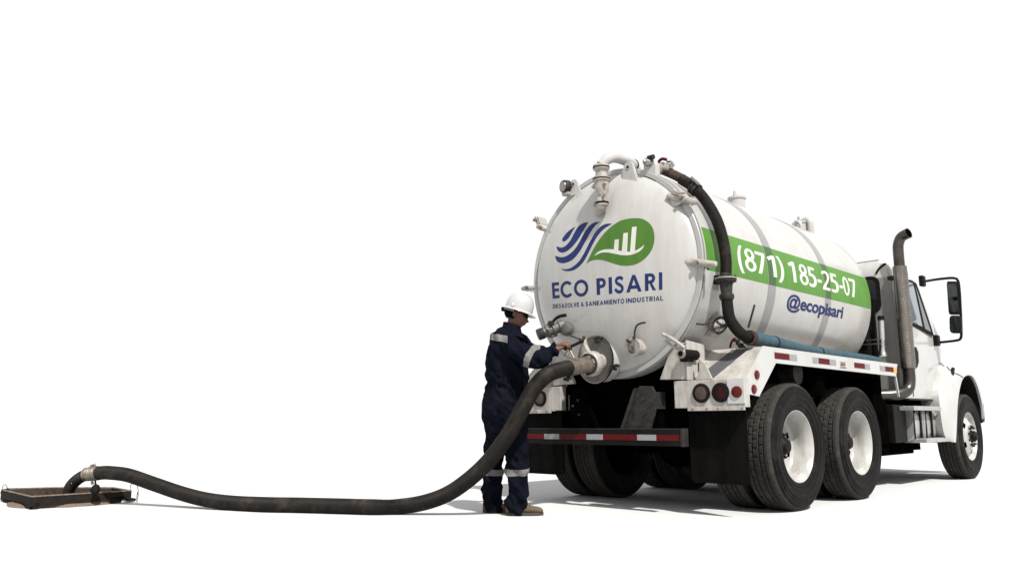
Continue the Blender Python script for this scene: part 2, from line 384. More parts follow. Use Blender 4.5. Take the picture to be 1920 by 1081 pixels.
q.cyl(m_-xa*.035+up*.075, m_-xa*.005+up*.078, .014, n=10); q.cyl(m_+xa*.015+up*.07, m_+xa*.015+up*.10, .009, .003, n=8); q.box(m_-xa*.04+up*.062-Vector((.0,.012,0)), m_+xa*.04+up*.07+Vector((0,.012,0)))
q.cyl(m_+xa*-.01-up*.07, m_+xa*.0-up*.10, .014, n=8); q.cyl(m_+xa*.03-up*.065, m_+xa*.035-up*.11, .008, n=8)
q.build('clamp_bolt', 'steel', sh)
q = MB(); c0 = aD(179, 917, 7.55); q.ell(c0, RGT*.042, FWD*.042, up*.05, 16, 10); q.cyl(c0+up*.04, m_-up*.06+xa*.03, .008, n=8)
q.build('hose_cap', 'rubber', sh)

# ------------------------------------------------------------------ the truck
TK = thing('vacuum_truck', 'white vacuum tanker truck with green stripe and leaf logo on its round tank', 'truck', (0, 3, 0))
# tank shell
q = MB(); prof = [(TR-.004, .035)]+[(TR, .05+3.53*i/12) for i in range(13)]+[(TR*math.cos(a), 3.58+.22*math.sin(a)) for a in [math.pi/2*k/12 for k in range(1, 13)]]
q.lathe((0,0,ZC), (0,1,0), prof, 160); shell = q.build('tank_shell', 'tank_paint', TK, smooth=50)
# rear head
prof = [(DR*math.sin(0), 0)]; prof = []
NR = 40
for i in range(NR+1):
    t = i/NR; r = DR*math.sin(t*math.pi/2); prof.append((r, dome(r, ZC)))
prof += [(DR+.002, 0), (.935, 0), (.935, .02)]
MB().lathe((0,0,ZC), (0,1,0), prof, 160).build('rear_head', 'tank_paint', TK, smooth=35)
MB().lathe((0,0,ZC), (0,1,0), [(DR+.008,-.001),(DR+.010,-.005),(.953,-.005),(.957,-.001),(.957,.010),(.953,.013),(.93,.013)], 160).build('door_flange', 'flange_paint', TK, smooth=35)
MB().lathe((0,0,ZC), (0,1,0), [(.90,.012),(.950,.012),(.950,.024),(.90,.024)], 128).build('door_gasket', 'rubber', TK)
MB().lathe((0,0,ZC), (0,1,0), [(.94,.0235),(.963,.0235),(.963,.040),(.94,.040)], 160).build('shell_flange', 'tank_paint', TK, smooth=35)
BND = ((1.20, .078), (2.43, .074))
for yb, hw in BND:
    MB().lathe((0,0,ZC), (0,1,0), [(TR-.01,yb-hw),(TR+.004,yb-hw+.006),(TR+.004,yb+hw-.006),(TR-.01,yb+hw)], 160).build('tank_band', 'band_paint', TK, smooth=35)
def srad(y):
    for yb, hw in BND:
        if abs(y-yb) < hw-.002: return TR+.0070
    return TR+.0025
def oncyl(y, a, dr=0): r = srad(y)+dr; return Vector((r*math.cos(a), y, ZC+r*math.sin(a)))
def cya(px, py):
    P = acyl(px, py, TR); return P.y, math.atan2(P.z-ZC, P.x)
# green stripe, one strip between the bands and a darker one on each
t0, t1 = cya(1311, 424), cya(1620, 520); b0, b1 = cya(1379, 518), cya(1633, 579)
def tl(y): return t0[1]+(t1[1]-t0[1])*(y-t0[0])/(t1[0]-t0[0])
def bl(y): return b0[1]+(b1[1]-b0[1])*(y-b0[0])/(b1[0]-b0[0])
edges = [.062, .154, .182]+[1.20-.054, 1.20-.044, 1.20+.044, 1.20+.054, 2.43-.054, 2.43-.044, 2.43+.044, 2.43+.054, 3.578]
for ya, yb, mm in ((.042,1.121,'green'),(1.128,1.272,'dark_green'),(1.279,2.355,'green'),(2.362,2.498,'dark_green'),(2.505,3.58,'green')):
    q = MB(); nn = 10
    rr = TR+.0055 if mm == 'dark_green' else TR+.0012
    rows = [[Vector((rr*math.cos(a), y, ZC+rr*math.sin(a))) for a in [bl(y)+(tl(y)-bl(y))*j/16 for j in range(17)]] for y in [ya+(yb-ya)*i/nn for i in range(nn+1)]]
    q.loft(rows, caps=False, closed=False); q.build('green_stripe', mm, TK)
# phone number and handle
def cyltext(txt, pa, pb, ptop, name, m, off, nx, space=1.0, lean=0):
    me = textmesh(txt, off, space=space)
    ya, aa = cya(*pa); yb, ab = cya(*pb); yt, at = cya(*ptop)
    base_at = aa+(ab-aa)*(yt-ya)/(yb-ya); hgt = at-base_at
    capz = .70
    def fn(x, y, bb):
        u = (x-bb[0])/(bb[1]-bb[0]); Y = ya+(yb-ya)*u
        a = aa+(ab-aa)*u+hgt*(y/capz)
        return oncyl(Y, a)
    return drape(me, name, m, TK, fn, nx, 6)
def arc8(cy, rx, ry, a0, a1, n=24): return [(.285+rx*math.cos(math.radians(a0+(a1-a0)*i/n)), cy+ry*math.sin(math.radians(a0+(a1-a0)*i/n))) for i in range(n+1)]
def crv(P, cl=True): return [(v.x, v.y) for v in spline([(a, b, 0) for a, b in P], .06, cl)]
paren = [(.17,1.06),(.30,1.06),(.20,.86),(.15,.62),(.145,.40),(.17,.16),(.23,-.02),(.30,-.18),(.17,-.18),(.07,0),(.015,.22),(0,.42),(.02,.66),(.08,.87)]
DG = {
 '8': [arc8(.275,.285,.29,59,-239)+arc8(.745,.245,.27,238,-58), arc8(.265,.135,.16,0,345,20), arc8(.76,.105,.14,0,345,20)],
 '0': [arc8(.5,.285,.515,0,350,36), arc8(.5,.125,.385,0,345,24)],
 '1': [[(.20,0),(.37,0),(.37,1),(.23,1),(.0,.86),(.05,.72),(.20,.80)]],
 '7': [[(0,1),(.54,1),(.54,.88),(.26,0),(.07,0),(.35,.85),(0,.85)]],
 '5': [[(.07,1),(.49,1),(.49,.86),(.21,.86),(.20,.665),(.32,.655),(.45,.59),(.52,.47),(.54,.33),(.51,.17),(.43,.06),(.31,-.005),(.16,-.02),(.0,.02),(.0,.17),(.13,.13),(.25,.14),(.33,.20),(.36,.32),(.33,.44),(.24,.51),(.12,.525),(.03,.51)]],
 '2': [[(0,.86),(.10,.97),(.26,1.02),(.41,.97),(.50,.84),(.49,.68),(.40,.50),(.24,.28),(.18,.14),(.53,.14),(.53,0),(-.02,0),(-.02,.11),(.09,.29),(.27,.52),(.34,.68),(.33,.81),(.25,.88),(.15,.85),(.06,.76)]],
 '(': [paren], ')': [[(.30-x, y) for x, y in paren]],
 '-': [[(0,.31),(.30,.31),(.30,.46),(0,.46)]]}
for c_, xa, xb in (('(',350,400),('8',405,494),('7',497,573),('1',585,652),(')',664,712),('1',752,805),('8',832,901),('5',904,965),('-',972,1005),('2',1010,1073),('5',1078,1138),('-',1144,1171),('0',1174,1223),('7',1228,1278)):
    pb = lambda x: (1300+x/4.158, 340+(700+(x-450)*.2525)/4.158); pt = lambda x: (1300+x/4.158, 340+(535+(x-450)*.290)/4.158)
    ya_, aa_ = cya(*pb(xa)); yb_, ab_ = cya(*pb(xb)); xm = (xa+xb)/2; hh_ = cya(*pt(xm))[1]-cya(*pb(xm))[1]
    pl_ = DG[c_]; xs_ = [p_[0] for q_ in pl_ for p_ in q_]; x0_, x1_ = min(xs_), max(xs_)
    def fng(x, y, bb): 
        u = (x-x0_)/(x1_-x0_); return oncyl(ya_+(yb_-ya_)*u, aa_+(ab_-aa_)*u+hh_*y)
    drape(fill(pl_), 'digit', 'letter_white', TK, fng, 7, 5)
cyltext('@ecopisari', (1474, 575), (1579, 596), (1544, 566), 'handle_lettering', 'blue', .026, 70, .98)
# logo on the rear head
def z8(p): return (1020+p[0]/5.146, 390+p[1]/5.146)
def ondome(x, y, bb):
    P = adome(*z8((x, -y))); return P+domen(P)*.0013
def sp2(P, closed=True): return [(v.x, v.y) for v in spline([(p[0], -p[1], 0) for p in P], 8, closed)]
def logo(polys, name, m, nx, ny, raw=False):
    me = fill(polys if raw else [sp2(p) for p in polys]); return drape(me, name, m, TK, ondome, nx, ny)
def seg(*parts):
    """closed outline of spline runs meeting at sharp corners"""
    out = []
    for P in parts:
        s = [(v.x, v.y) for v in spline([(p[0], -p[1], 0) for p in P], 8)]; out += s[:-1]
    return out
leaf = seg([(410,533),(440,470),(480,390),(530,310),(590,235),(660,170),(740,122),(810,103),(880,97),(950,105),(1010,140),(1050,195),(1066,270),(1058,350),(1030,420),(980,480),(920,525),(850,550),(780,555),(710,545),(640,523),(570,502),(510,497),(455,508),(410,533)])
swoosh = seg([(485,463),(520,425),(570,403),(630,396),(690,402),(750,415),(820,421),(880,410),(930,385),(972,352)], [(972,352),(950,392),(915,422),(860,446),(800,455),(740,452),(680,440),(610,428),(550,432),(485,463)])
bars = [[(684,306),(724,299),(718,419),(674,411)], [(768,243),(811,237),(803,424),(752,418)], [(850,184),(896,179),(878,416),(832,422)]]
logo([leaf], 'leaf_logo', 'leaf_green', 14, 10, True)
def ondome2(x, y, bb):
    P = adome(*z8((x, -y))); return P+domen(P)*.0026
drape(fill([swoosh]), 'leaf_vein', 'letter_white', TK, ondome2, 10, 2)
for b_ in bars: drape(fill([[(p[0], -p[1]) for p in b_]]), 'logo_bar', 'letter_white', TK, ondome2, 2, 3)
W = [
 ([(305,178),(262,203),(218,240),(184,284),(175,305),(185,322)], [(185,322),(205,317),(240,285),(275,225),(305,178)]),
 ([(428,136),(380,145),(330,180),(290,245),(255,310),(215,358),(170,381),(122,367)], [(122,367),(132,405),(165,427),(210,420),(270,375),(330,300),(375,225),(428,136)]),
 ([(540,131),(480,142),(430,180),(385,245),(335,340),(285,410),(220,460),(165,473),(108,459)], [(108,459),(120,500),(150,525),(200,528),(270,500),(340,425),(395,330),(445,240),(490,175),(540,131)]),
 ([(658,151),(600,152),(545,180),(495,235),(445,320),(395,420),(340,510),(270,570),(215,588),(162,584)], [(162,584),(200,603),(250,606),(310,585),(375,525),(425,440),(470,350),(520,265),(580,200),(658,151)])]
for a_, b_ in W: drape(fill([seg(a_, b_)]), 'logo_wave', 'blue', TK, ondome, 8, 8)
# ECO PISARI, geometric capitals
def ringp(cx, cy, rx, ry, a0, a1, n=30): return [(cx+rx*math.cos(a0+(a1-a0)*i/n), cy+ry*math.sin(a0+(a1-a0)*i/n)) for i in range(n+1)]
T = math.pi
def glyph(c):
    if c == 'E': return [[(0,0),(1,0),(1,.19),(.36,.19),(.36,.43),(.96,.43),(.96,.61),(.36,.61),(.36,.81),(1,.81),(1,1),(0,1)]]
    if c == 'I': return [[(0,0),(1,0),(1,1),(0,1)]]
    if c == 'O': return [ringp(.5,.5,.5,.52,0,2*T,40)[:-1], ringp(.5,.5,.31,.33,0,2*T,40)[:-1]]
    if c == 'C': return [ringp(.53,.5,.53,.52,.72,2*T-.72,40)+ringp(.53,.5,.32,.33,2*T-.78,.78,40)]
    if c == 'P': return [[(0,0),(0,1),(.5,1)]+ringp(.55,.70,.45,.30,T/2,-T/2,20)+[(.36,.40),(.36,0)], [(.36,.59),(.36,.82),(.5,.82)]+ringp(.5,.705,.19,.115,T/2,-T/2,12)]
    if c == 'R': return [[(0,0),(0,1),(.5,1)]+ringp(.50,.70,.43,.30,T/2,-T/2+.35,20)+[(1.0,0),(.70,0),(.40,.42),(.32,.42),(.32,0)], [(.32,.59),(.32,.82),(.45,.82)]+ringp(.45,.705,.20,.115,T/2,-T/2,12)]
    if c == 'A': return [[(0,0),(.40,1),(.60,1),(1,0),(.77,0),(.70,.19),(.30,.19),(.23,0)], [(.37,.38),(.63,.38),(.5,.74)]]
    if c == 'S':
        cl = spline([(.88,.80,0),(.70,.90,0),(.50,.915,0),(.27,.86,0),(.20,.73,0),(.30,.60,0),(.52,.51,0),(.74,.40,0),(.82,.25,0),(.70,.11,0),(.48,.075,0),(.25,.13,0),(.08,.27,0)], .05)
        L_, R_ = [], []
        for i, p in enumerate(cl):
            t = cl[min(i+1, len(cl)-1)]-cl[max(i-1, 0)]; n_ = Vector((-t.y, t.x, 0)).normalized()
            L_.append((p.x+n_.x*.125, p.y+n_.y*.095)); R_.append((p.x-n_.x*.125, p.y-n_.y*.095))
        return [L_+R_[::-1]]
for c, xa, xb in (('E',80,148),('C',160,278),('O',290,428),('P',508,598),('I',625,657),('S',678,774),('A',792,942),('R',974,1081),('I',1109,1142)):
    def base(x): return 872-(x-80)*.0818
    def top(x): return 719-(x-80)*.0960
    ps = []
    for poly in glyph(c):
        o_ = []
        for u, v in poly:
            x = xa+(xb-xa)*u; y = base(x)+(top(x)-base(x))*v; x -= (v-.5)*(9-8*(x-80)/1060)
            o_.append((x, -y))
        ps.append(o_)
    drape(fill(ps), 'letter', 'blue', TK, ondome, 3, 3)
G2 = {
 'D': [[(0,0),(0,1),(.45,1)]+ringp(.45,.5,.55,.5,T/2,-T/2,18), [(.29,.17),(.29,.83),(.43,.83)]+ringp(.43,.5,.28,.33,T/2,-T/2,14)],
 'Z': [[(0,1),(1,1),(1,.86),(.36,.16),(1,.16),(1,0),(0,0),(0,.14),(.64,.84),(0,.84)]],
 'L': [[(0,0),(0,1),(.36,1),(.36,.17),(1,.17),(1,0)]],
 'V': [[(0,1),(.28,1),(.5,.27),(.72,1),(1,1),(.63,0),(.37,0)]],
 'N': [[(0,0),(0,1),(.28,1),(.76,.35),(.76,1),(1,1),(1,0),(.74,0),(.24,.66),(.24,0)]],
 'M': [[(0,0),(.06,1),(.30,1),(.5,.42),(.70,1),(.94,1),(1,0),(.80,0),(.76,.68),(.58,.10),(.42,.10),(.24,.68),(.20,0)]],
 'T': [[(0,1),(1,1),(1,.84),(.66,.84),(.66,0),(.34,0),(.34,.84),(0,.84)]],
 'U': [[(0,1)]+ringp(.5,.38,.5,.40,T,2*T,18)+[(1,1),(.72,1)]+ringp(.5,.38,.22,.22,2*T,T,14)+[(.28,1)]],
 '&': [[(1,0),(.76,0),(.66,.10),(.48,0),(.30,-.02),(.10,.08),(.0,.25),(.06,.42),(.22,.54),(.15,.68),(.17,.85),(.30,.98),(.48,1.0),(.64,.90),(.66,.74),(.56,.60),(.44,.52),(.66,.30),(.74,.46),(.94,.46),(.80,.18)], [(.32,.44),(.20,.30),(.24,.17),(.38,.13),(.54,.22)], [(.34,.62),(.46,.72),(.44,.84),(.34,.82),(.31,.72)]]}
GW = dict(D=.64, E=.50, S=.54, A=.68, Z=.56, O=.74, L=.47, V=.66, N=.68, M=.84, I=.18, T=.56, U=.64, R=.62)
GW['&'] = .72
for word, wa, wb in (('DESAZOLVE', 87, 338), ('&', 357, 386), ('SANEAMIENTO', 401, 775), ('INDUSTRIAL', 793, 1149)):
    tot = sum(GW[c] for c in word)+.13*(len(word)-1); pos = 0
    for c in word:
        u0, u1 = pos/tot, (pos+GW[c])/tot; pos += GW[c]+.13
        xa, xb = wa+(wb-wa)*u0, wa+(wb-wa)*u1
        ps = [[(xa+(xb-xa)*u, -(967-(xa+(xb-xa)*u-87)*.0733-(40+7*(xa-87)/1060)*v)) for u, v in poly] for poly in (G2[c] if c in G2 else glyph(c))]
        drape(fill(ps), 'letter', 'blue', TK, ondome, 2, 2)
# faint outline of an old patch below the name
def dpt(px, py, dn=.002): P = adome(px, py); return P+domen(P)*dn

# --- hinge lugs, clamps and fittings on the rear head
def plate(pts, th, name, m='tank_paint', par=TK, bev=.003, hole=None):
    """flat plate from outline points in a y plane, with thickness th along +y"""
    q = MB().prism(pts, (0, th, 0)); o = q.build(name, m, par, smooth=0, bevel=bev)
    return o
def lug(px, pyt, pyb, y, w, th=.035):
    t = aY(px, pyt, y); b = aY(px, pyb, y); r = w/2
    pts = [Vector((t.x+r*math.cos(a), y, t.z-r+r*math.sin(a))) for a in [math.pi*k/10 for k in range(11)]]
    pts += [Vector((t.x-r*1.5, y, b.z)), Vector((t.x+r*1.9, y, b.z))]
    o = plate(pts, th, 'lifting_lug')
    c = Vector((t.x, y-.001, t.z-r))
    MB().lathe(c, (0,1,0), [(r*.30,-.004),(r*.42,-.004),(r*.42,th+.006),(r*.30,th+.006),(r*.30,-.004)], 20).build('lug_eye', 'tank_paint', o)
    MB().cyl(c+Vector((0,-.002,0)), c+Vector((0,-.0035,0)), r*.30, n=18).build('lug_hole', 'dark_steel', o)
lug(1177, 303, 345, -.05, .105)
lug(1075, 336, 366, -.02, .10)
# work lamp on the left
c = aY(1060, 350, -.04)
wl = MB().lathe(c, (-.25,-.93,-.1), [(.0,.03),(.058,.03),(.064,.02),(.064,-.03),(.045,-.06),(.0,-.06)], 24).build('work_lamp', 'dark_steel', TK)
MB().lathe(c, (-.25,-.93,-.1), [(0,.036),(.048,.034),(.050,.030)], 24).build('lamp_lens', 'steel', wl)
MB().box(c+Vector((-.03,-.02,-.09)), c+Vector((.05,.03,-.06))).build('lamp_bracket', 'fitting_paint', wl, bevel=.003)
# swing clamps round the rim
def clamp(pi, po, wpx, y0=-.055, fin=None):
    a = aY(*pi, y0); b = aY(*po, y0+.03); r_ = (b-a).normalized(); t_ = r_.cross(Vector((0,1,0))).normalized(); w_ = wpx/225
    o = MB().loft([[c+t_*w_*k*math.cos(2*math.pi*j/12)+Vector((0,1,0))*w_*k*.8*math.sin(2*math.pi*j/12) for j in range(12)] for c, k in ((a-r_*.008,.35),(a,.75),(a.lerp(b,.3),1),(a.lerp(b,.6),.95),(b,.75),(b+r_*.006,.3))]).build('rim_clamp', 'fitting_paint', TK, smooth=50)
    m_ = a.lerp(b, .5)
    MB().prism([m_-r_*.035+t_*.03, m_+r_*.045+t_*.024, m_+r_*.045-t_*.024, m_-r_*.035-t_*.03], (0,.12,0)).build('clamp_block', 'tank_paint', o, smooth=0, bevel=.004)
    MB().cyl(m_-Vector((0,.05,0)), m_+Vector((0,.06,0)), .010, n=10).build('clamp_bolt', 'steel', o)
    MB().cyl(m_-Vector((0,.045,0)), m_-Vector((0,.022,0)), .019, n=6).build('clamp_nut', 'steel', o, smooth=0)
    if fin:
        f_ = aY(*fin, y0+.005); MB().prism([a+t_*.006, m_+r_*.03+Vector((0,0,-.01)), f_+r_*.02, f_-r_*.005], (0,.016,0)).build('clamp_fin', 'tank_paint', o, smooth=0, bevel=.003)
    return o
clamp((1252, 367), (1306, 379), 7.5, fin=(1262, 386)); clamp((1277, 490), (1343, 495), 7, -.05); clamp((1004, 406), (1010, 421), 3, -.04); clamp((1008, 424), (1025, 430), 7, -.03); clamp((979, 541), (1003, 538), 6, -.03)
MB().tube([aY(1262, 356, -.07), aY(1272, 362, -.075), aY(1286, 361, -.07)], .011, 8).build('wing_handle', 'fitting_paint', TK)
# swing handle low right, with its black pivot
q = MB(); a_ = aY(1243, 626, -.12); b_ = aY(1284, 652, -.10)
q.tube(spline([a_, a_.lerp(b_, .5)+Vector((.0,-.01,.012)), b_], .02), .016, 10)
q.tube(spline([aY(1248, 638, -.10), aY(1265, 651, -.10), aY(1284, 655, -.10)], .02), .013, 10)
q.build('door_handle', 'fitting_paint', TK)
c = aY(1290, 664, .0)
o = MB().cyl(c+Vector((0,-.10,0)), c+Vector((0,.12,0)), .042, n=24).build('pivot_tube', 'black_paint', TK, bevel=.002)
MB().lathe(c+Vector((0,-.102,0)), (0,-1,0), [(.024,-.01),(.024,.012),(.036,.012),(.042,.0)], 24).build('pivot_cap', 'steel', o)
MB().box(c+Vector((-.055,-.04,-.06)), c+Vector((.02,.06,.035))).build('pivot_block', 'black_paint', o, bevel=.004)
# vent pipe rising from the head and over the top
B0 = adome(1127, 396); 
yp = -.235
VP = [Vector((B0.x-.0, dome(B0.x, B0.z)+.03, B0.z-.02)), aY(1128, 386, yp), aY(1127, 365, yp), aY(1128, 340, yp), aY(1129, 312, yp)]
vp = MB().tube(spline([B0+Vector((0,.05,-.01)), B0+Vector((0,-.03,-.005)), VP[1], VP[2]], .01), .048, 24).build('vent_pipe', 'fitting_paint', TK)
top = aY(1129, 313, yp); mid = aY(1127, 336, yp); low = aY(1127, 382, yp); x_ = (top.x+low.x)/2
def vz(py): return aY(1128, py, yp).z
def vx(py): return aY(1128.5, py, yp).x
X0 = aY(1128, 350, yp).x
q = MB().lathe((X0, yp, 0), (0,0,1), [(.0,vz(386)),(.056,vz(386)),(.056,vz(383)),(.048,vz(382)),(.048,vz(365)),(.062,vz(360)),(.066,vz(348)),(.066,vz(341)),(.070,vz(340)),(.0,vz(339.6))], 32)
q.build('vent_body', 'fitting_paint', vp)
for pa, pb, r in ((340, 337.5, .078), (335.5, 333, .076), (318, 315.5, .072), (313.5, 310, .074)):
    MB().lathe((X0, yp, 0), (0,0,1), [(0,vz(pa)),(r,vz(pa)),(r,vz(pb)),(0,vz(pb))], 32).build('vent_flange', 'fitting_paint', vp)
for pa, pb, r in ((337.6, 335.4, .080), (315.6, 313.4, .076), (382.5, 379.5, .060)):
    MB().lathe((X0, yp, 0), (0,0,1), [(0,vz(pa)),(r,vz(pa)),(r,vz(pb)),(0,vz(pb))], 32).build('gasket', 'rubber', vp)
MB().lathe((X0, yp, 0), (0,0,1), [(.0,vz(334)),(.058,vz(334)),(.052,vz(325)),(.052,vz(322)),(.066,vz(318)),(0,vz(318))], 32).build('vent_sleeve', 'fitting_paint', vp)
q = Bits()
for dx, py in ((.06, 351), (.055, 371), (-.06, 349), (-.055, 383), (.0, 369)):
    p_ = Vector((X0+dx, yp-.03, vz(py))); q.cyl(p_+Vector((-.018,-.01,0)), p_+Vector((.02,-.012,.002)), .010, n=8); q.cyl(p_+Vector((0,-.01,-.02)), p_+Vector((0,-.012,.02)), .007, n=8)
q.build('latch_bolt', 'steel', vp)
E0_ = Vector((X0, yp, vz(310)))
EP = spline([E0_, aY(1131, 306, yp+.015), aY(1139, 298, -.19), aY(1152, 295, -.12), aY(1168, 299, -.01), aY(1184, 307, .15), aY(1192, 316, .36), aY(1198, 328, .6)], .015)
MB().tube(EP, .050, 24).build('vent_elbow', 'tank_paint', vp)
pm = EP[int(len(EP)*.50)]; pn = (EP[int(len(EP)*.5)+1]-pm).normalized()
MB().lathe(pm, pn, [(.045,-.010),(.057,-.010),(.057,.010),(.045,.010)], 28).build('pipe_joint', 'rubber', vp)
# post and roller at the top
a_ = aY(1211, 350, .02); b_ = aY(1211, 298, .02); 
x0_ = aY(1209, 330, .02).x; x1_ = aY(1232, 330, .02).x; zt = aY(1220, 292, .02).z; zb = aY(1222, 335, .02).z
po = MB().prism([(x0_, .0, zb-.06), (x1_, .0, zb-.08), (x1_, .0, zt-.10), (x1_-.03, .0, zt-.03), (x0_+.05, .0, zt), (x0_+.015, .0, zt-.05), (x0_, .0, zt-.10)], (0, .07, 0)).build('door_post', 'tank_paint', TK, smooth=0, bevel=.004)
c = aY(1213, 304, -.03); MB().lathe(c, (-.5,-.8,.2), [(0,.035),(.018,.035),(.020,.02),(.034,.02),(.034,-.02),(.022,-.02),(.022,-.08),(0,-.08)], 18).build('roller', 'steel', po)
c = aY(1223, 296, .0); MB().cyl(c+Vector((-.03,-.02,0)), c+Vector((.03,-.02,0)), .022, n=14).build('post_pin', 'dark_steel', po)
# support brackets under the head
for s in (1, -1):
    q = MB(); Q = [aY(1237, 711, .02), aY(1258, 652, .02), aY(1268, 643, .02), aY(1290, 640, .02), aY(1291, 711, .02)]
    q.prism([(s*p.x, p.y, p.z) for p in Q], (0, .035, 0)); 
    Q = [aY(1287, 640, .02), aY(1287, 711, .02)]; xx = Q[0].x
    q.prism([(s*xx, .0, 1.09), (s*xx, .0, 1.42), (s*xx, .28, 1.40), (s*xx, .36, 1.09)], (s*.012, 0, 0))
    q.build('tank_saddle', 'dirty_paint', TK, smooth=0, bevel=.003)
    q = MB().prism([(s*.80, .045, 1.09), (s*.84, .045, 1.16), (s*.845, .045, 1.27), (s*.90, .045, 1.22), (s*.96, .045, 1.09)], (0, .02, 0)); q.build('gusset', 'dirty_paint', TK, smooth=0, bevel=.003)
# sight port
def cap(P, nrm, r, name, m='chrome', rim='steel', par=TK, depth=.05):
    o = MB().lathe(P, nrm, [(r*1.05,-.03),(r*1.05,depth*.6),(r*1.18,depth*.6),(r*1.18,depth),(r*.86,depth)], 32).build(name, rim, par)
    MB().lathe(P, nrm, [(r*.88,depth*.9),(r*.80,depth*1.02),(r*.4,depth*1.14),(0,depth*1.18)], 28).build('port_lid', m, o); return o
P = adome(1196, 650); o = cap(P, Vector((-.12,-1,-.03)), .068, 'sight_port', 'steel', 'fitting_paint', depth=.065)
MB().tube(spline([aY(1190, 634, -.15), aY(1190, 622, -.16), aY(1194, 610, -.17), aY(1202, 605.5, -.18), aY(1210, 604.5, -.18)], .01), .008, 8).build('port_handle', 'dark_steel', o)
q = Bits()
for px, py in ((1178, 638), (1190, 633)): c = aY(px, py, -.15); q.cyl(c+Vector((0,.02,-.01)), c+Vector((0,-.02,.0)), .012, n=8)
q.build('port_latch', 'dark_steel', o)
# side port, chrome, with backing plate and bar
P = acyl(1338, 602, TR); nrm = Vector((P.x, 0, P.z-ZC)).normalized(); nrm = (nrm+Vector((0,-.35,0))).normalized()
pl = MB(); R_ = TR+.006
pl.loft([[Vector((R_*math.cos(a), y, ZC+R_*math.sin(a))) for a in [cya(1335,630)[1]+(cya(1352,586)[1]-cya(1335,630)[1])*j/6 for j in range(7)]] for y in [P.y-.02, P.y+.04, P.y+.20]], caps=False, closed=False)
pl.build('port_plate', 'dirty_paint', TK)
o = cap(P-nrm*.0, nrm, .072, 'side_port', 'chrome', 'chrome', depth=.09)
MB().tube([aY(1302, 606, P.y-.24), aY(1318, 608, P.y-.22), aY(1336, 603, P.y-.15)], .008, 8).build('port_handle', 'dark_steel', o)
# rear left valve with cap
o0 = adome(1052, 612); ax = Vector((-.62, -.75, -.35)).normalized(); lv = MB()
lv.lathe(o0-ax*.04, ax, [(.0,0),(.062,0),(.066,.05),(.066,.06),(.050,.065),(.050,.10),(.066,.105),(.066,.125),(.052,.13),(.052,.155),(.062,.16),(.062,.19),(.048,.195),(.048,.22),(0,.22)], 28)
lv = lv.build('drain_valve', 'cast_grey', TK)
MB().lathe(o0+ax*.185, ax, [(.0,.05),(.05,.05),(.054,.04),(.054,-.01),(0,-.01)], 20).build('valve_cap', 'dark_steel', lv)
MB().lathe(adome(1066,618)-Vector((0,.01,0)), Vector((-.1,-.96,.1)), [(.0,.0),(.06,.0),(.06,.035),(.055,.04),(.02,.045),(0,.045)], 24).build('valve_body', 'cast_grey', lv)
hb = aY(1033, 603, -.33)
MB().box(aY(1032,606,-.30)+Vector((-.02,-.015,-.02)), aY(1036,601,-.30)+Vector((.01,.015,.0))).build('lever_block', 'dark_steel', lv, bevel=.003)
MB().tube(spline([aY(1037, 602, -.34), aY(1044, 595.5, -.33), aY(1052, 592, -.32), aY(1061, 590.5, -.31)], .01), .014, 10, rf=lambda i: .012+.004*min(i/6, 1)).build('lever', 'rubber', lv)
q = Bits(); 
for k in range(6):
    t = k/6*2*math.pi; u = ax.orthogonal().normalized(); v = ax.cross(u); c = o0+ax*.09+(u*math.cos(t)+v*math.sin(t))*.064; q.cyl(c-ax*.03, c+ax*.03, .007, n=6)
q.build('valve_bolt', 'dark_steel', lv)
# bottom discharge port: big dished cover, gate valve, rings
PC = aY(1119, 674, -.125); n0 = Vector((-.08, -1, -.02)).normalized()
mw = MB().lathe(PC, n0, [(.197,-.10),(.197,.0),(.204,.004),(.204,.020),(.0,.020)], 48).build('discharge_port', 'tank_paint', TK)
MB().lathe(PC, n0, [(.203,.018),(.213,.018),(.213,.028),(.203,.028)], 48).build('port_ring', 'black_paint', mw)
MB().lathe(PC, n0, [(.213,.012),(.206,.012),(.204,.030),(.210,.031)], 48).build('clamp_band', 'steel', mw)
MB().lathe(PC, n0, [(.0,.028),(.196,.026),(.198,.021)], 48).build('port_cover', 'grey_flange', mw)
q = Bits()
for px, py in ((1117, 634), (1128, 634), (1118, 640), (1149, 686), (1156, 685), (1151, 691)):
    c = aY(px, py, -.165); q.cyl(c+Vector((0,.03,0)), c+Vector((0,-.025,0)), .013, n=8); q.cyl(c+Vector((-.02,-.01,0)), c+Vector((.02,-.012,.008)), .008, n=8)
q.build('band_bolt', 'dark_steel', mw)
VC = aY(1105, 682, -.33); cpe2 = cpe.copy(); vd = (cpe2-VC).normalized()
gv = MB().lathe(VC, vd, [(.070,-.20),(.070,-.10),(.094,-.09),(.108,-.07),(.111,-.02),(.107,.004),(.096,.014),(.082,.012),(.0,.010)], 40).build('gate_valve', 'fitting_paint', TK)
MB().lathe(VC, vd, [(.066,.012),(.088,.012),(.088,.017),(.066,.017)], 40).build('valve_ring', 'rust', gv)
MB().prism([VC+Vector((-.06,.02,.05)), VC+Vector((.06,.02,.075)), VC+Vector((.0,.02,.12)), VC+Vector((-.028,.02,.17)), VC+Vector((-.04,.02,.235)), VC+Vector((-.078,.02,.235)), VC+Vector((-.072,.02,.14))], (0,-.045,0)).build('valve_yoke', 'fitting_paint', gv, smooth=0, bevel=.006)
Ln = (cpe2-VC).length
prof = [(.0,.012),(.076,.012),(.074,.02)]
h = .03
while h < Ln*1.06-.03:
    prof += [(.069,h),(.069,h+.010),(.061,h+.012),(.061,h+.026)]; h += .030
prof += [(.070,Ln*1.0),(.070,Ln*1.06),(.058,Ln*1.07),(.0,Ln*1.07)]
MB().lathe(VC, vd, prof, 36).build('coupling_rings', 'ring_metal', gv, smooth=30)
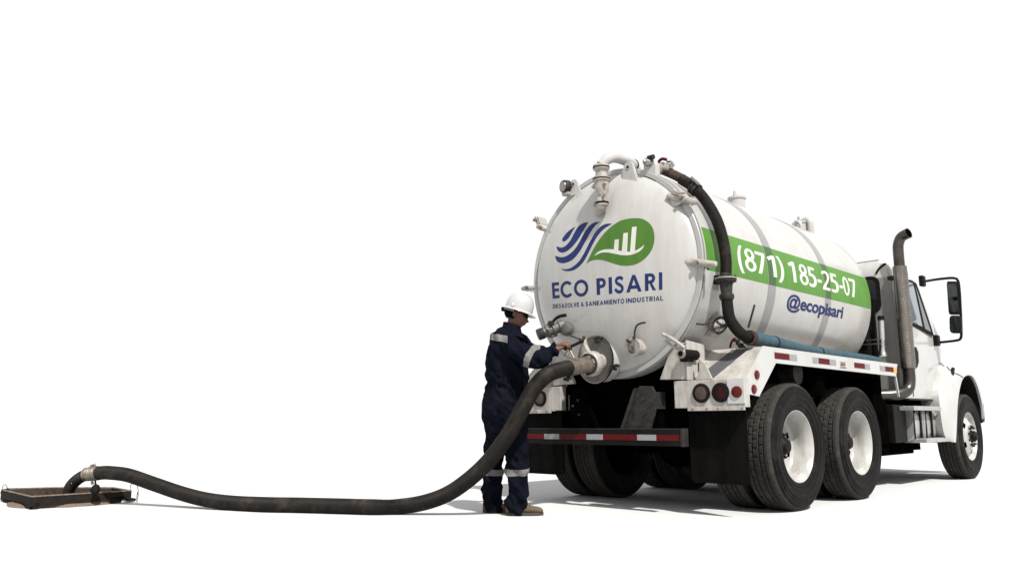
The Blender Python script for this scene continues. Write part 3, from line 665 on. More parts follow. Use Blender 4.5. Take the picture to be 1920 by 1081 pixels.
q = Bits()
for k in range(8):
    u = vd.orthogonal().normalized(); v = vd.cross(u); t = k/8*2*math.pi; c = VC+(u*math.cos(t)+v*math.sin(t))*.088; q.cyl(c, c+vd*.055, .007, n=6)
c = cpe2+Vector((.0,0,-.09)); q.cyl(c+Vector((-.06,0,0)), c+Vector((-.02,0,-.01)), .014, n=8); q.cyl(c+Vector((-.01,-.02,.01)), c+Vector((.03,-.02,.0)), .014, n=8); q.cyl(c+Vector((-.04,.02,-.02)), c+Vector((-.02,.02,.03)), .010, n=8)
q.build('coupling_bolt', 'dark_steel', gv)
hp = aY(1090, 640, -.38); hm = aY(1064, 652, -.46); lv0 = aY(1058, 624.5, -.20)
lvr = MB().tube(spline([VC+Vector((-.05,.0,.235)), hp], .02), .016, 10).build('valve_spindle', 'dark_steel', gv)
MB().tube([hp+Vector((.02,0,.005)), hp, hm.lerp(hp, .5), hm, hm+(hm-hp)*.25], .013, 12).build('valve_lever', 'black_paint', gv)
MB().tube([lv0, aY(1075, 631, -.28), hp+Vector((-.0,0,.015))], .007, 8).build('linkage_rod', 'dark_steel', gv)
MB().ell(hp+Vector((0,0,.01)), Vector((.022,0,0)), Vector((0,.02,0)), Vector((0,0,.022)), 12, 8).build('lever_knuckle', 'dark_steel', gv)
q = MB(); q.tube([aY(1057, 667, -.5), aY(1064, 655, -.47), aY(1070, 671, -.5)], .008, 8); q.tube([aY(1065, 650, -.44), aY(1076, 671, -.42)], .010, 8)
q.build('brace', 'steel', gv)

# --- rear fenders, light boxes, lamps
def mirror(P, s): return [(s*p[0], p[1], p[2]) for p in P]
def disc(c, r, d, name, m, par, ax=(0,-1,0), n=28):
    return MB().lathe(c, ax, [(r,0),(r,d*.7),(r*.85,d),(0,d*1.15)], n).build(name, m, par)
for s in (1, -1):
    bx = MB().box((s*.625, .0, .862), (s*1.268, .075, 1.085)).build('light_box', 'dirty_paint', TK, smooth=0, bevel=.004)
    MB().box((s*.75, -.006, .838), (s*1.262, .006, .872)).build('flap_rail', 'dirty_paint', bx, smooth=0, bevel=.002)
    q = Bits()
    for x in (.80, .93, 1.03, 1.24): q.cyl((s*x, -.014, .853), (s*x, 0, .853), .008, n=8)
    q.build('bolt', 'steel', bx)
    MB().box((s*1.12, -.010, .89), (s*1.268, -.001, 1.078)).build('lamp_panel', 'cab_paint', bx, smooth=0, bevel=.002)
    for x, r, lens in ((.885, .078, 'clear_lens'), (1.062, .078, 'dark_red_lens'), (1.205, .045, 'red_lens')):
        if r > .05:
            rim_ = MB().lathe((s*x, 0, .980), (0,-1,0), [(r,0),(r,.014),(r*.72,.018),(r*.72,.004)], 32).build('lamp_grommet', 'rubber', bx)
            disc((s*x, -.006, .980), r*.74, .010, 'lamp_lens', lens, rim_)
        else: disc((s*x, -.009, .980), r, .014, 'lamp_lens', lens, bx)
    # sloped and flat deck
    MB().add(mirror([(.64,.076,1.082),(1.246,.076,1.082),(1.246,.374,1.356),(.64,.374,1.356),(.64,.080,1.062),(1.246,.080,1.062),(1.246,.374,1.336),(.64,.374,1.336)], s),
             [(0,1,2,3),(4,7,6,5),(0,4,5,1),(3,2,6,7),(0,3,7,4),(1,5,6,2)]).build('sloped_deck', 'dirty_paint', TK, smooth=0)
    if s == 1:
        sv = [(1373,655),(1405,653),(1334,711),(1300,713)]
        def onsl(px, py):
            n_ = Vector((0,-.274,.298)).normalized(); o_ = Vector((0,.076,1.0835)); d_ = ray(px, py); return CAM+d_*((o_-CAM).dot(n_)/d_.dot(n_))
        MB().prism([onsl(*p_) for p_ in sv], (0,-.0006,.0008)).build('flat_strip', 'strip_grey', TK, smooth=0)  # thin dark grey strip laid diagonally down the sloped deck
    dk = MB().box((s*.62, .376, 1.330), (s*1.246, 3.42, 1.352)).build('deck', 'dirty_paint', TK, smooth=0)
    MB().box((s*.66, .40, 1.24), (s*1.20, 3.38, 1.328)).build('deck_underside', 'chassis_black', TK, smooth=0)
    side = [(1.25,.072,1.089),(1.25,.376,1.360),(1.25,3.40,1.350),(1.25,3.34,1.217),(1.25,.583,1.230),(1.25,.262,.948),(1.25,.078,.965)]
    sp_ = MB().prism(mirror(side, s), (-s*.006, 0, 0)).build('side_panel', 'cab_paint', TK, smooth=0)
    MB().prism(mirror([(1.243,3.345,1.215),(1.243,3.372,1.215),(1.243,3.42,1.0),(1.243,3.40,1.0)], s), (-s*.02,0,0)).build('panel_strut', 'cab_paint', TK, smooth=0)
    for px, py in ((1418.5, 702), (1413, 729)):
        P = aX(px, py, 1.25); disc((s*1.251, P.y, P.z), .036, .012, 'side_lamp', 'red_lens', sp_, (s,0,0))
    for xa, xb, ya, yb, mm in ((1452.5,1479.5,659.5,672,'red'),(1480,1494,661.5,673.5,'tape_white'),(1535,1555,672,683,'red'),(1555.5,1567.5,674,684.5,'tape_white'),(1524,1534.5,671,681,'tape_white'),
                       (1602,1621,680.5,690.5,'red'),(1621.5,1631,682.5,692,'tape_white'),(1650,1659.5,686,696,'tape_white'),(1660,1675,687.5,697,'red'),(1675.5,1681,689,698,'amber')):
        P0 = aX(xa, (ya+yb)/2, 1.251); P1 = aX(xb, (ya+yb)/2, 1.251); hz = .026
        zc_ = 1.3525-.0033*(P0.y)-.058
        y1_ = min(P1.y, 3.385)
        MB().box((s*1.2505, P0.y, zc_-hz), (s*1.253, y1_, zc_+hz)).build('reflector', mm, sp_, smooth=0)
    P0 = aX(1573, 676, 1.25); P1 = aX(1587, 692, 1.25)
    if s == 1:
        MB().box((1.2505, P0.y, P1.z), (1.252, P1.y, P0.z)).build('sticker', 'letter_white', sp_, smooth=0)
        q = MB()
        for k, (a_, b_) in enumerate(((.08,.9),(.2,.8),(.1,.95),(.15,.7),(.1,.9),(.05,.95))):
            zz = P0.z-(P0.z-P1.z)*(.12+.15*k); t_ = .004 if k != 2 else .007
            yy = P0.y+(P1.y-P0.y)*a_
            while yy < P0.y+(P1.y-P0.y)*b_:
                l_ = .006+.012*random.random(); q.box((1.2522, yy, zz-t_), (1.2528, yy+l_, zz+t_)); yy += l_+.005
        q.build('sticker_print', 'red', sp_, smooth=0)
    # mud flaps
    def rrect(x0, x1, z0, z1, r):
        o = [(x0,z1)]
        o += [(x0+r-r*math.cos(a), z0+r-r*math.sin(a)) for a in [math.pi/2*k/5 for k in range(6)]]
        o += [(x1-r+r*math.sin(a), z0+r-r*math.cos(a)) for a in [math.pi/2*k/5 for k in range(6)]]
        return o+[(x1,z1)]
    nx_, nz_ = 8, 8; ol = rrect(.69, 1.215, .262, .86, .04)
    MB().prism([(s*x, .10+.02*math.sin(z*6+s), z) for x, z in ol], (0, .012, 0)).build('mud_flap', 'flap_rubber', TK, smooth=0, bevel=.002)
    # drawbar plate
    pl_ = MB().prism(mirror([(.135,-.05,.694),(.285,-.05,1.03),(.31,-.05,1.055),(.44,-.05,1.05),(.475,-.05,.98),(.475,-.05,.86),(.41,-.05,.694)], s), (0, .02, 0)).build('tow_plate', 'dark_steel' if s == 1 else 'chassis_black', TK, smooth=0, bevel=.003)
    MB().prism(mirror([(.12,-.051,.694),(.155,-.051,.694),(.30,-.051,1.04),(.272,-.051,1.03)], s), (0,-.035,0)).build('plate_flange', 'dark_steel' if s == 1 else 'chassis_black', pl_, smooth=0, bevel=.002)
    MB().prism(mirror([(.475,-.051,.86),(.49,-.051,.86),(.49,-.051,1.0),(.475,-.051,1.0)], s), (0,.12,0)).build('plate_web', 'dark_steel', pl_, smooth=0)
    for x, z in ((.36,.82),(.37,.95),(.43,.90)):
        MB().cyl((s*x,-.062,z), (s*x,-.048,z), .012, n=6).build('plate_bolt', 'dark_steel', pl_, smooth=0)
# bumper bar with conspicuity tape
bb = MB().box((-.965, -.10, .556), (.757, -.03, .694)).build('rear_bumper', 'black_paint', TK, smooth=0, bevel=.004)
MB().box((-.965, -.1025, .690), (.757, -.03, .6975)).build('bumper_edge', 'dark_steel', bb, smooth=0)
MB().box((.735, -.106, .553), (.762, -.026, .699)).build('bumper_end', 'dark_steel', bb, smooth=0, bevel=.003)
xs = [992, 1021, 1049, 1100, 1131, 1195, 1231, 1274]
for i in range(len(xs)-1):
    xa = aY(xs[i], 820, -.1).x; xb = aY(xs[i+1], 820, -.1).x
    MB().box((xa, -.1035, .600), (xb-.001, -.1005, .648)).build('reflector', 'red' if i % 2 == 0 else 'tape_white', bb, smooth=0)
MB().box((-.965, -.1035, .600), (aY(992,820,-.1).x-.002, -.1005, .648)).build('reflector', 'red', bb, smooth=0)
for x in (-.42, .42): MB().box((x-.05, .0, .60), (x+.05, .12, .90)).build('bumper_hanger', 'chassis_black', bb, smooth=0)

# --- chassis
ch = MB()
for s in (1, -1):
    ch.box((s*.38, .12, .78), (s*.47, 7.0, 1.04)); ch.box((s*.48, .13, 1.04), (s*.60, 3.9, 1.22))
ch.build('frame_rails', 'chassis_black', TK, smooth=0)
MB().box((-.80, .16, .70), (.80, .24, 1.24)).build('cross_member', 'chassis_black', TK, smooth=0)
MB().box((-.60, .24, .72), (.60, .30, .98)).build('cross_member', 'chassis_black', TK, smooth=0)
for y in (.7, 1.6, 2.9, 3.7, 5.0): MB().box((-.42, y, .80), (.42, y+.08, 1.0)).build('cross_member', 'chassis_black', TK, smooth=0)
for y in (.99, 2.335):
    a_ = MB().cyl((-.95, y, .52), (.95, y, .52), .07, n=16).build('axle', 'chassis_black', TK)
    MB().ell((0, y, .52), Vector((.2,0,0)), Vector((0,.2,0)), Vector((0,0,.2)), 16, 10).build('differential', 'chassis_black', a_)
MB().cyl((-.95, 5.9, .5), (.95, 5.9, .5), .05, n=12).build('axle', 'chassis_black', TK)
for s in (1, -1):
    MB().box((s*.50, .7, .60), (s*.60, 2.7, .70)).build('spring', 'chassis_black', TK, smooth=0)
    MB().box((s*.48, 1.5, .62), (s*.66, 1.85, .80)).build('spring_hanger', 'chassis_black', TK, smooth=0)
    MB().box((s*.46, 5.3, .50), (s*.54, 6.5, .56)).build('spring', 'chassis_black', TK, smooth=0)
# wheel housings and dark gear under the decks
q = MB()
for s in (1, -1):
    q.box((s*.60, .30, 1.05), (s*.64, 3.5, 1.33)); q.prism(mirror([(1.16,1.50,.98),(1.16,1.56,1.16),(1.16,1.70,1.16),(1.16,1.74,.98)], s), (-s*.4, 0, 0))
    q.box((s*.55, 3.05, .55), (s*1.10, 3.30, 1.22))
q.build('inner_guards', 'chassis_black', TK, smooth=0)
for s in (1, -1):
    MB().lathe((s*.9, 1.35, 1.18), (s,0,0), [(0,0),(.09,.02),(.10,.18),(0,.19)], 20).build('air_tank', 'dark_steel', TK)
    MB().box((s*1.02, 1.62, 1.02), (s*1.10, 1.80, 1.12)).build('bracket', 'dirty_paint', TK, smooth=0)
# --- wheels
def tyre_mesh(drive):
    n = 288 if drive else 96; W_ = .142
    prof = [(.300,.100),(.305,.118),(.318,.127),(.338,.133),(.340,.129),(.350,.131),(.352,.136),(.372,.138),(.374,.1345),(.398,.139),(.400,.1425),(.428,.143),(.430,.138),(.444,.138),(.446,.1415),(.452,.1410),(.454,.136),(.470,.1345),(.472,.137),(.480,.136),(.482,.130),(.497,.124),(.508,.117),(.5145,.108)]
    gr = (.028, .068) if drive else (.022, .062)
    inner = [(.519,.100)]
    for g_ in reversed(gr): inner += [(.520,g_+.008),(.505,g_+.005),(.505,g_-.005),(.521,g_-.008)]
    if not drive: pass
    prof = [(r if r < .31 else r+(r-.31)*.095, w_) for r, w_ in prof]; inner = [(r+.020, w_) for r, w_ in inner]
    half = prof+inner
    full = half+[(r, -w_) for r, w_ in half[::-1]]
    vs = []; m = len(full)
    for j in range(n):
        a = 2*math.pi*j/n
        for r, w_ in full:
            if drive and r > .530:
                row = 0 if abs(w_) > .076 else (1 if abs(w_) > .035 else 2)
                ph = (j+(3 if row == 1 else 0)+(1 if w_ < 0 else 0)) % 6
                if row > 0 and ph == 0: r = r-.009
                if row == 0 and ph == 0 and abs(w_) > .105: r = r-.004
            vs.append((w_, r*math.cos(a), r*math.sin(a)))
    fs = [(j*m+i, j*m+i+1, ((j+1) % n)*m+i+1, ((j+1) % n)*m+i) for j in range(n) for i in range(m-1)]
    q = MB().add(vs, fs); me = q.build('tyre', 'tyre_rubber', smooth=22, mesh_only=True); me.materials.append(MT['tread_rubber'])
    for p in me.polygons:
        c = p.center; 
        if math.hypot(c.y, c.z) > .519: p.material_index = 1
    return me
ty_d, ty_s = tyre_mesh(True), tyre_mesh(False)
def rim_rear():
    pr = [(.300,.098),(.307,.112),(.311,.116),(.308,.119),(.300,.117),(.292,.106),(.286,.098),(.270,.070),(.262,.04),(.258,.0),(.256,-.035),(.245,-.055),(.225,-.066),(.195,-.074),(.150,-.070),(.135,-.062),(.085,-.062),(.085,-.10)]
    def gap(i, j): return i in (12,) and (j % 12) in (0, 1, 2, 3)
    return MB().lathe((0,0,0), (1,0,0), pr, 96, gap=gap).build('rim', 'rim_paint', smooth=35, mesh_only=True)
def rim_front():
    pr = [(.300,.098),(.307,.112),(.311,.116),(.308,.119),(.300,.117),(.290,.104),(.284,.090),(.268,.066),(.258,.060),(.246,.072),(.232,.092),(.190,.112),(.172,.122),(.160,.132),(.085,.134),(.085,.10)]
    def gap(i, j): return i == 10 and (j % 20) in (0, 1, 2, 3, 4, 5)
    return MB().lathe((0,0,0), (1,0,0), pr, 100, gap=gap).build('rim', 'rim_paint', smooth=35, mesh_only=True)
def nut_(ln, rn, xn):
    me = MB().cyl((0,0,0), (ln*.5,0,0), .0165, n=6).cyl((ln*.5,0,0), (ln,0,0), .011, n=8).build('wheel_nut', 'dark_steel', smooth=30, mesh_only=True)
    return (me, rn, xn)
def hub(x0, x1, r, rn, xn, ln, n=10):
    h_ = MB().lathe((0,0,0), (1,0,0), [(.10,x0-.06),(r,x0),(r,x0+(x1-x0)*.6),(r*.72,x1-.012),(r*.66,x1),(0,x1+.004)], 32).build('hub', 'black_paint', mesh_only=True)
    q = MB()
    q.cyl((ln-.004+xn-ln,0,0), (xn-ln+.001,0,0), .01)
    nq = MB()
    for k in range(n):
        a = 2*math.pi*k/n; c = (math.cos(a)*rn, math.sin(a)*rn)
        nq.cyl((xn,*c), (xn+ln*.5,*c), .0165, n=6); nq.cyl((xn+ln*.5,*c), (xn+ln,*c), .011, n=8)
    return h_, nut_(ln, rn, xn)
def drum():
    return MB().lathe((0,0,0), (1,0,0), [(0,-.02),(.235,-.02),(.235,-.16),(0,-.16)], 32).build('brake_drum', 'chassis_black', mesh_only=True)
R1, R2 = rim_rear(), rim_front(); h1, n1 = hub(-.062, .03, .080, .118, -.064, .040); h2, n2 = hub(.134, .20, .070, .125, .133, .034)
dr1 = MB().lathe((0,0,0), (1,0,0), [(0,-.085),(.235,-.085),(.235,-.2),(0,-.2)], 32).build('brake_drum', 'chassis_black', mesh_only=True)
dr2 = MB().lathe((0,0,0), (1,0,0), [(0,.05),(.235,.05),(.235,-.12),(0,-.12)], 32).build('brake_drum', 'chassis_black', mesh_only=True)
def wheel(x, y, z, ty, parts, rot, nm='wheel'):
    o = bpy.data.objects.new(nm, ty); COL.objects.link(o); o.location = (x, y, z); o.rotation_euler = (rot, 0, 0 if x > 0 else math.pi); setp(o, TK)
    for me in parts:
        if isinstance(me, tuple):
            for k in range(10):
                c = bpy.data.objects.new('wheel_nut', me[0]); COL.objects.link(c); c.parent = o; c.location = (me[2], math.cos(2*math.pi*k/10)*me[1], math.sin(2*math.pi*k/10)*me[1])
            continue
        c = bpy.data.objects.new(me.name.split('.')[0], me); COL.objects.link(c); c.parent = o
for s in (1, -1):
    for y in (.99, 2.335):
        wheel(s*1.09, y, .538, ty_d, (R1, h1, n1, dr1), random.random())
        wheel(s*.765, y, .538, ty_d, (), random.random())
    wheel(s*1.085, 5.96, .538, ty_s, (R2, h2, n2, dr2), .35)

# --- cab
def hwz(z):
    if z < 1.85: return 1.06
    return 1.06-.08*(z-1.85)-.035*max(0, (z-2.35)/.3)**2
def yfz(z):
    t = [(1.0,5.36),(1.6,5.74),(1.75,5.74),(2.45,5.14),(2.56,5.0),(2.64,4.80),(2.68,4.45)]
    for (a, b), (c, d) in zip(t, t[1:]):
        if z <= c: return b+(d-b)*(z-a)/(c-a)
    return t[-1][1]
def ybz(z): return 4.14+.10*max(0, (z-2.45)/.23)**2
cabr = []
for z in (1.0, 1.03, 1.2, 1.5, 1.7, 1.85, 2.0, 2.2, 2.35, 2.45, 2.54, 2.60, 2.64, 2.665, 2.68):
    hw = hwz(z)- (.09*((z-2.54)/.14)**2 if z > 2.54 else 0); yb, yf = ybz(z), yfz(z)-(.15*((z-2.6)/.08)**2 if z > 2.6 else 0); r = .07; ring = []
    for cx, cy, a0 in ((hw-r, yb+r, -90), (hw-r-.02, yf-r, 0), (-hw+r+.02, yf-r, 90), (-hw+r, yb+r, 180)):
        for k in range(7):
            a = math.radians(a0+90*k/6); ring.append(Vector((cx+r*math.cos(a), cy+r*math.sin(a), z)))
    cabr.append(ring)
cab = MB().loft(cabr).build('cab', 'cab_paint', TK, smooth=45)
# back wall skin, window and seams
bw = MB(); Y_ = 4.135
o = MB().prism([(x, Y_, z) for x, z in ((-1.02,1.02),(1.02,1.02),(1.02,2.0),(1.0,2.36),(.95,2.44),(-.95,2.44),(-1.0,2.36),(-1.02,2.0))], (0,-.004,0)).build('back_panel', 'cab_back', cab, smooth=0)
def rr(x0, x1, z0, z1, r, n=5):
    o = []
    for cx, cz, a0 in ((x1-r, z1-r, 0), (x0+r, z1-r, 90), (x0+r, z0+r, 180), (x1-r, z0+r, 270)):
        o += [(cx+r*math.cos(math.radians(a0+90*k/n)), cz+r*math.sin(math.radians(a0+90*k/n))) for k in range(n+1)]
    return o
wn = MB().prism([(x, Y_-.005, z) for x, z in rr(-.90, .88, 2.02, 2.47, .10)], (0,-.012,0)).build('back_window', 'rubber', cab, smooth=30)
MB().prism([(x, Y_-.018, z) for x, z in rr(-.86, .835, 2.06, 2.43, .08)], (0,-.003,0)).build('pane', 'glass', wn, smooth=30)
# black seal over roof edge

# side window on the tumblehome
from mathutils.bvhtree import BVHTree
_bm = bmesh.new(); _bm.from_mesh(cab.data); cbvh = BVHTree.FromBMesh(_bm); _bm.free()
def oncab(px, py, off=.003):
    h_ = cbvh.ray_cast(CAM, ray(px, py).normalized()); return h_[0]+h_[1]*off if h_[0] is not None else aY(px, py, 4.15)
MB().tube(spline([oncab(*q_) for q_ in ((1643, 513), (1646, 507), (1650, 502), (1655, 498), (1660, 495))], .02), .014, 8).build('roof_seal', 'rubber', cab)
def onside(px, py, off=0.):
    lo, hi = 3., 20.
    for i in range(40):
        m = (lo+hi)/2; P = aD(px, py, m)
        if P.x < hwz(P.z)+off: hi = m
        else: lo = m
    return P
def sidept(y, z, off, s=1): return Vector((s*(hwz(z)+off), y, z))
def sidepoly(pts, off, th, s=1, sub=6):
    outer = []
    for (a, b), (c, d) in zip(pts, pts[1:]+pts[:1]):
        for k in range(sub): outer.append((a+(c-a)*k/sub, b+(d-b)*k/sub))
    cy = sum(p[0] for p in outer)/len(outer); cz = sum(p[1] for p in outer)/len(outer)
    rings = [[sidept(cy+(y-cy)*t, cz+(z-cz)*t, off+th, s) for y, z in outer] for t in (.02, .33, .66, 1.)]
    rings.append([sidept(y, z, off-.01, s) for y, z in outer])
    return MB().loft(rings, caps=False)
def ptsside(L): return [(onside(*p).y, onside(*p).z) for p in L]
for s in (1, -1):
    wpoly = ptsside([(1690, 519), (1701, 523), (1711, 527), (1717, 531), (1750, 629), (1744, 627), (1714, 611), (1694, 606)])
    wf = sidepoly(wpoly, .002, .006, s).build('side_window', 'rubber', cab, smooth=30)
    gp = ptsside([(1692, 524), (1701, 528), (1710, 531), (1728, 612), (1714, 606.5), (1695, 601)])
    sidepoly(gp, .008, .003, s).build('pane', 'side_glass', wf, smooth=30)
    gp = ptsside([(1714, 534), (1744, 622), (1733, 616)])
    sidepoly(gp, .008, .003, s).build('pane', 'glass', wf, smooth=30)
    # door seams
    q = MB()
    seam = ptsside([(1713, 743), (1711, 700), (1708, 655), (1704, 600)])
    q.tube([sidept(y, z, .001, s) for y, z in seam], .006, 6)
    q.build('door_seam', 'grey_flange', cab)
    gpp = ptsside([(1711, 652), (1716, 650), (1720, 660), (1721, 678), (1718, 689), (1713, 688)])
    sidepoly(gpp, .002, .010, s, 3).build('door_handle', 'black_paint', cab)
    MB().box((s*1.055, 4.20, .985), (s*1.072, 5.28, 1.004)).build('sill_trim', 'dark_steel', cab, smooth=0)
# windscreen
zz = [1.78, 2.0, 2.2, 2.42]
MB().loft([[Vector((x*(hwz(z)-.12), yfz(z)+.006, z)) for x in (-1,-.5,0,.5,1)] for z in zz], caps=False, closed=False).build('windscreen', 'glass', cab)
# hood
hr = []
for y, hw, zt, zb in ((5.30,1.00,1.70,1.0),(5.55,.97,1.70,1.0),(5.9,.90,1.66,.98),(6.4,.82,1.58,.9),(6.9,.74,1.48,.85),(7.05,.68,1.38,.85)):
    ring = []
    for k in range(17):
        a = math.pi*k/16; c, s_ = math.cos(a), math.sin(a)
        x = hw*math.copysign(abs(c)**.45, c); z = zb+(zt-zb)*(abs(s_)**.45); ring.append(Vector((x, y, z)))
    hr.append(ring)
hood = MB().loft(hr).build('hood', 'cab_paint', TK, smooth=45)
MB().box((-.55, 7.05, .75), (.55, 7.09, 1.30)).build('grille', 'chrome', TK, smooth=0)
MB().box((-.92, 7.0, .42), (.92, 7.16, .70)).build('front_bumper', 'chrome', TK, smooth=0, bevel=.02)
for s in (1, -1): MB().lathe((s*.85, 6.95, 1.0), (0,1,0), [(.0,-.1),(.12,-.05),(.13,.05),(0,.09)], 20).build('headlight', 'glass', TK)
# front fenders
FND = {}
B_ = [(5.14,.490,1.185),(4.97,.56,1.195),(4.90,.72,1.195),(5.00,.97,1.160),(5.20,1.16,1.10),(5.42,1.36,1.05),(5.55,1.50,1.02),(5.95,1.56,.98),(6.30,1.52,.98),(6.58,1.40,1.03),(6.76,1.16,1.10),(6.76,.95,1.14),(6.70,.78,1.16)]
M_ = [(5.23,.480,1.205),(5.16,.56,1.215),(5.17,.74,1.225),(5.22,.95,1.215),(5.38,1.15,1.195),(5.50,1.30,1.175),(5.75,1.395,1.165),(6.03,1.44,1.16),(6.32,1.42,1.165),(6.54,1.30,1.18),(6.68,1.10,1.19),(6.70,.93,1.20),(6.66,.77,1.20)]
A_ = [(5.305,.475,1.215),(5.33,.56,1.22),(5.40,.75,1.225),(5.48,.93,1.225),(5.60,1.10,1.225),(5.75,1.225,1.22),(5.90,1.295,1.215),(6.08,1.33,1.215),(6.30,1.315,1.215),(6.47,1.20,1.215),(6.58,1.03,1.215),(6.62,.90,1.215),(6.62,.76,1.215)]
for s in (1, -1):
    def cv(L, dx=0): return spline([(s*(x+dx), y, z) for y, z, x in L], .05)
    def cvn(L, dx=0, n=60):
        P = spline([(s*(x+dx), y, z) for y, z, x in L], .01); return [P[int(i*(len(P)-1)/n)] for i in range(n+1)]
    n_ = 6; rows = []
    ks = [spline([Vector((s*(b[2]-.10), b[0]-.0, b[1])) if i == 0 else Vector((s*p[2], p[0], p[1])) for i, p in enumerate([b, b, m, a])][1:], .04) for b, m, a in zip(B_, M_, A_)]
    cols = []
    for b, m, a in zip(B_, M_, A_):
        b3, m3, a3 = (Vector((s*p[2], p[0], p[1])) for p in (b, m, a)); bi = Vector((s*(b[2]-.25), b[0]+(.12 if b[1] < 1.1 and b[0] < 5.2 else 0), b[1]))
        ai = a3+Vector((-s*.03, 0, 0)); ai2 = a3+Vector((-s*.30, 0, 0))
        col_ = [bi, b3]+[ (1-t)**2*b3+2*t*(1-t)*(m3*2-(b3+a3)/2)+t*t*a3 for t in (.2,.4,.6,.8)]+[a3, ai]
        cols.append(col_)
    # densify along
    dense = []
    for r_ in range(len(cols[0])): dense.append(spline([c_[r_] for c_ in cols], 9))
    rowsN = []
    for r_ in range(len(cols[0])):
        P = [c_[r_] for c_ in cols]; out = []
        for i in range(len(P)-1):
            a, b, c, d = P[max(i-1,0)], P[i], P[i+1], P[min(i+2,len(P)-1)]
            for j in range(6):
                t = j/6; out.append(.5*((2*b)+(c-a)*t+(2*a-5*b+4*c-d)*t*t+(3*b-a-3*c+d)*t**3))
        out.append(P[-1]); rowsN.append(out)
    fo = MB().loft(rowsN, caps=False, closed=False).build('front_fender', 'cab_paint', TK, smooth=50)
    # liner
    fl = [[Vector((p.x-s*.03-s*.001, p.y, p.z)) for p in rowsN[-1]], [Vector((s*.55, p.y, p.z)) for p in rowsN[-1]]]
    fl2 = [[Vector((p.x-s*dx, 5.9+(p.y-5.9)*k, .55+(p.z-.55)*k)) for p in rowsN[-1]] for dx, k in ((-.001, .985), (.0, .97), (.6, .97))]
    MB().loft(fl2, caps=False, closed=False).build('wheel_arch', 'rubber', fo)
    MB().box((s*.56, 5.2, .55), (s*.60, 6.7, 1.4)).build('arch_panel', 'chassis_black', fo, smooth=0)
    MB().tube([aX(1787, 690, 1.17) if s == 1 else Vector((-1.17, aX(1787,690,1.17).y, aX(1787,690,1.17).z)), (s*1.17, aX(1785,703,1.17).y, aX(1785,703,1.17).z)], .022, 10).build('marker_lamp', 'black_paint', fo)
    FND[s] = fo
    MB().prism(mirror([(1.19,6.60,.97),(1.19,6.78,.97),(1.19,6.76,.72),(1.19,6.62,.70)], s), (-s*.3,0,0)).build('bumper_end', 'black_paint', fo, smooth=0, bevel=.01)
def bv_(o): b_ = bmesh.new(); b_.from_mesh(o.data); t_ = BVHTree.FromBMesh(b_); b_.free(); return t_
bvs = [bv_(cab), bv_(hood), bv_(FND[1])]
def onbody(px, py, off=.002):
    best = None
    for t_ in bvs:
        h_ = t_.ray_cast(CAM, ray(px, py).normalized())
        if h_[0] is not None and (best is None or h_[3] < best[3]): best = h_
    if best is None: return None
    n_ = best[1] if best[1].dot(ray(px, py)) < 0 else -best[1]
    return best[0]+n_*off
for nm_, r_, pts_ in (('hood_seam', .007, ((1773,657),(1773,672),(1775,687),(1781,694))), ('hood_strap', .006, ((1789,699),(1797,702),(1805,707)))):
    P__ = [p_ for p_ in (onbody(*q_) for q_ in pts_) if p_ is not None]
    if len(P__) > 1: MB().tube(spline(P__, .02), r_, 6).build(nm_, 'rubber' if r_ > .005 else 'grey_flange', FND[1])
# --- steps, fuel tank, battery box
for s in (1, -1):
    def P_(px, py, x): q_ = aX(px, py, x); return (s*x, q_.y, q_.z)
    ft = MB(); ring = []
    def capsule(y): return [(s*(.84+.27*math.copysign(abs(math.cos(a))**.5, math.cos(a))), y, .70+.20*math.copysign(abs(math.sin(a))**.5, math.sin(a))) for a in [2*math.pi*k/28 for k in range(28)]]
    ft.loft([[Vector(p) for p in capsule(y)] for y in (4.22, 5.02)]); ftk = ft.build('fuel_tank', 'aluminium', TK, smooth=50, bevel=.01)
    for y in (4.40, 4.78): MB().box((s*1.105, y-.02, .50), (s*1.125, y+.02, .90)).build('tank_strap', 'black_paint', ftk, smooth=0)
    for px, (ya, yb, za) in (('step', (3.98, 4.92, .905)), ('step', (4.30, 5.28, .535))):
        st = MB().box((s*.95, ya, za-.045), (s*1.20, yb, za)).build('step', 'aluminium', TK, smooth=0, bevel=.005)
        for k in range(5): MB().box((s*(.965+.048*k), ya+.02, za), (s*(.99+.048*k), yb-.02, za+.006)).build('flat_strip', 'aluminium', st, smooth=0)  # raised grips along the step
    for y in (4.10, 4.50):
        MB().prism([(s*1.14, y, .86), (s*1.17, y, .86), (s*1.145, y, .82), (s*1.145, y, .54), (s*1.13, y, .54)], (0,.02,0)).build('step_bracket', 'black_paint', TK, smooth=0)
    MB().box((s*.62, 3.78, .50), (s*1.04, 4.16, .925)).build('battery_box', 'black_paint', TK, smooth=0, bevel=.01)
    MB().box((s*.60, 3.45, .48), (s*.98, 3.76, .96)).build('equipment_box', 'chassis_black', TK, smooth=0, bevel=.01)
    MB().box((s*.45, 3.3, .36), (s*.95, 4.6, .47)).build('skid_box', 'chassis_black', TK, smooth=0, bevel=.01)
    MB().box((s*.45, 4.61, .38), (s*.80, 5.3, .50)).build('skid_box', 'chassis_black', TK, smooth=0)
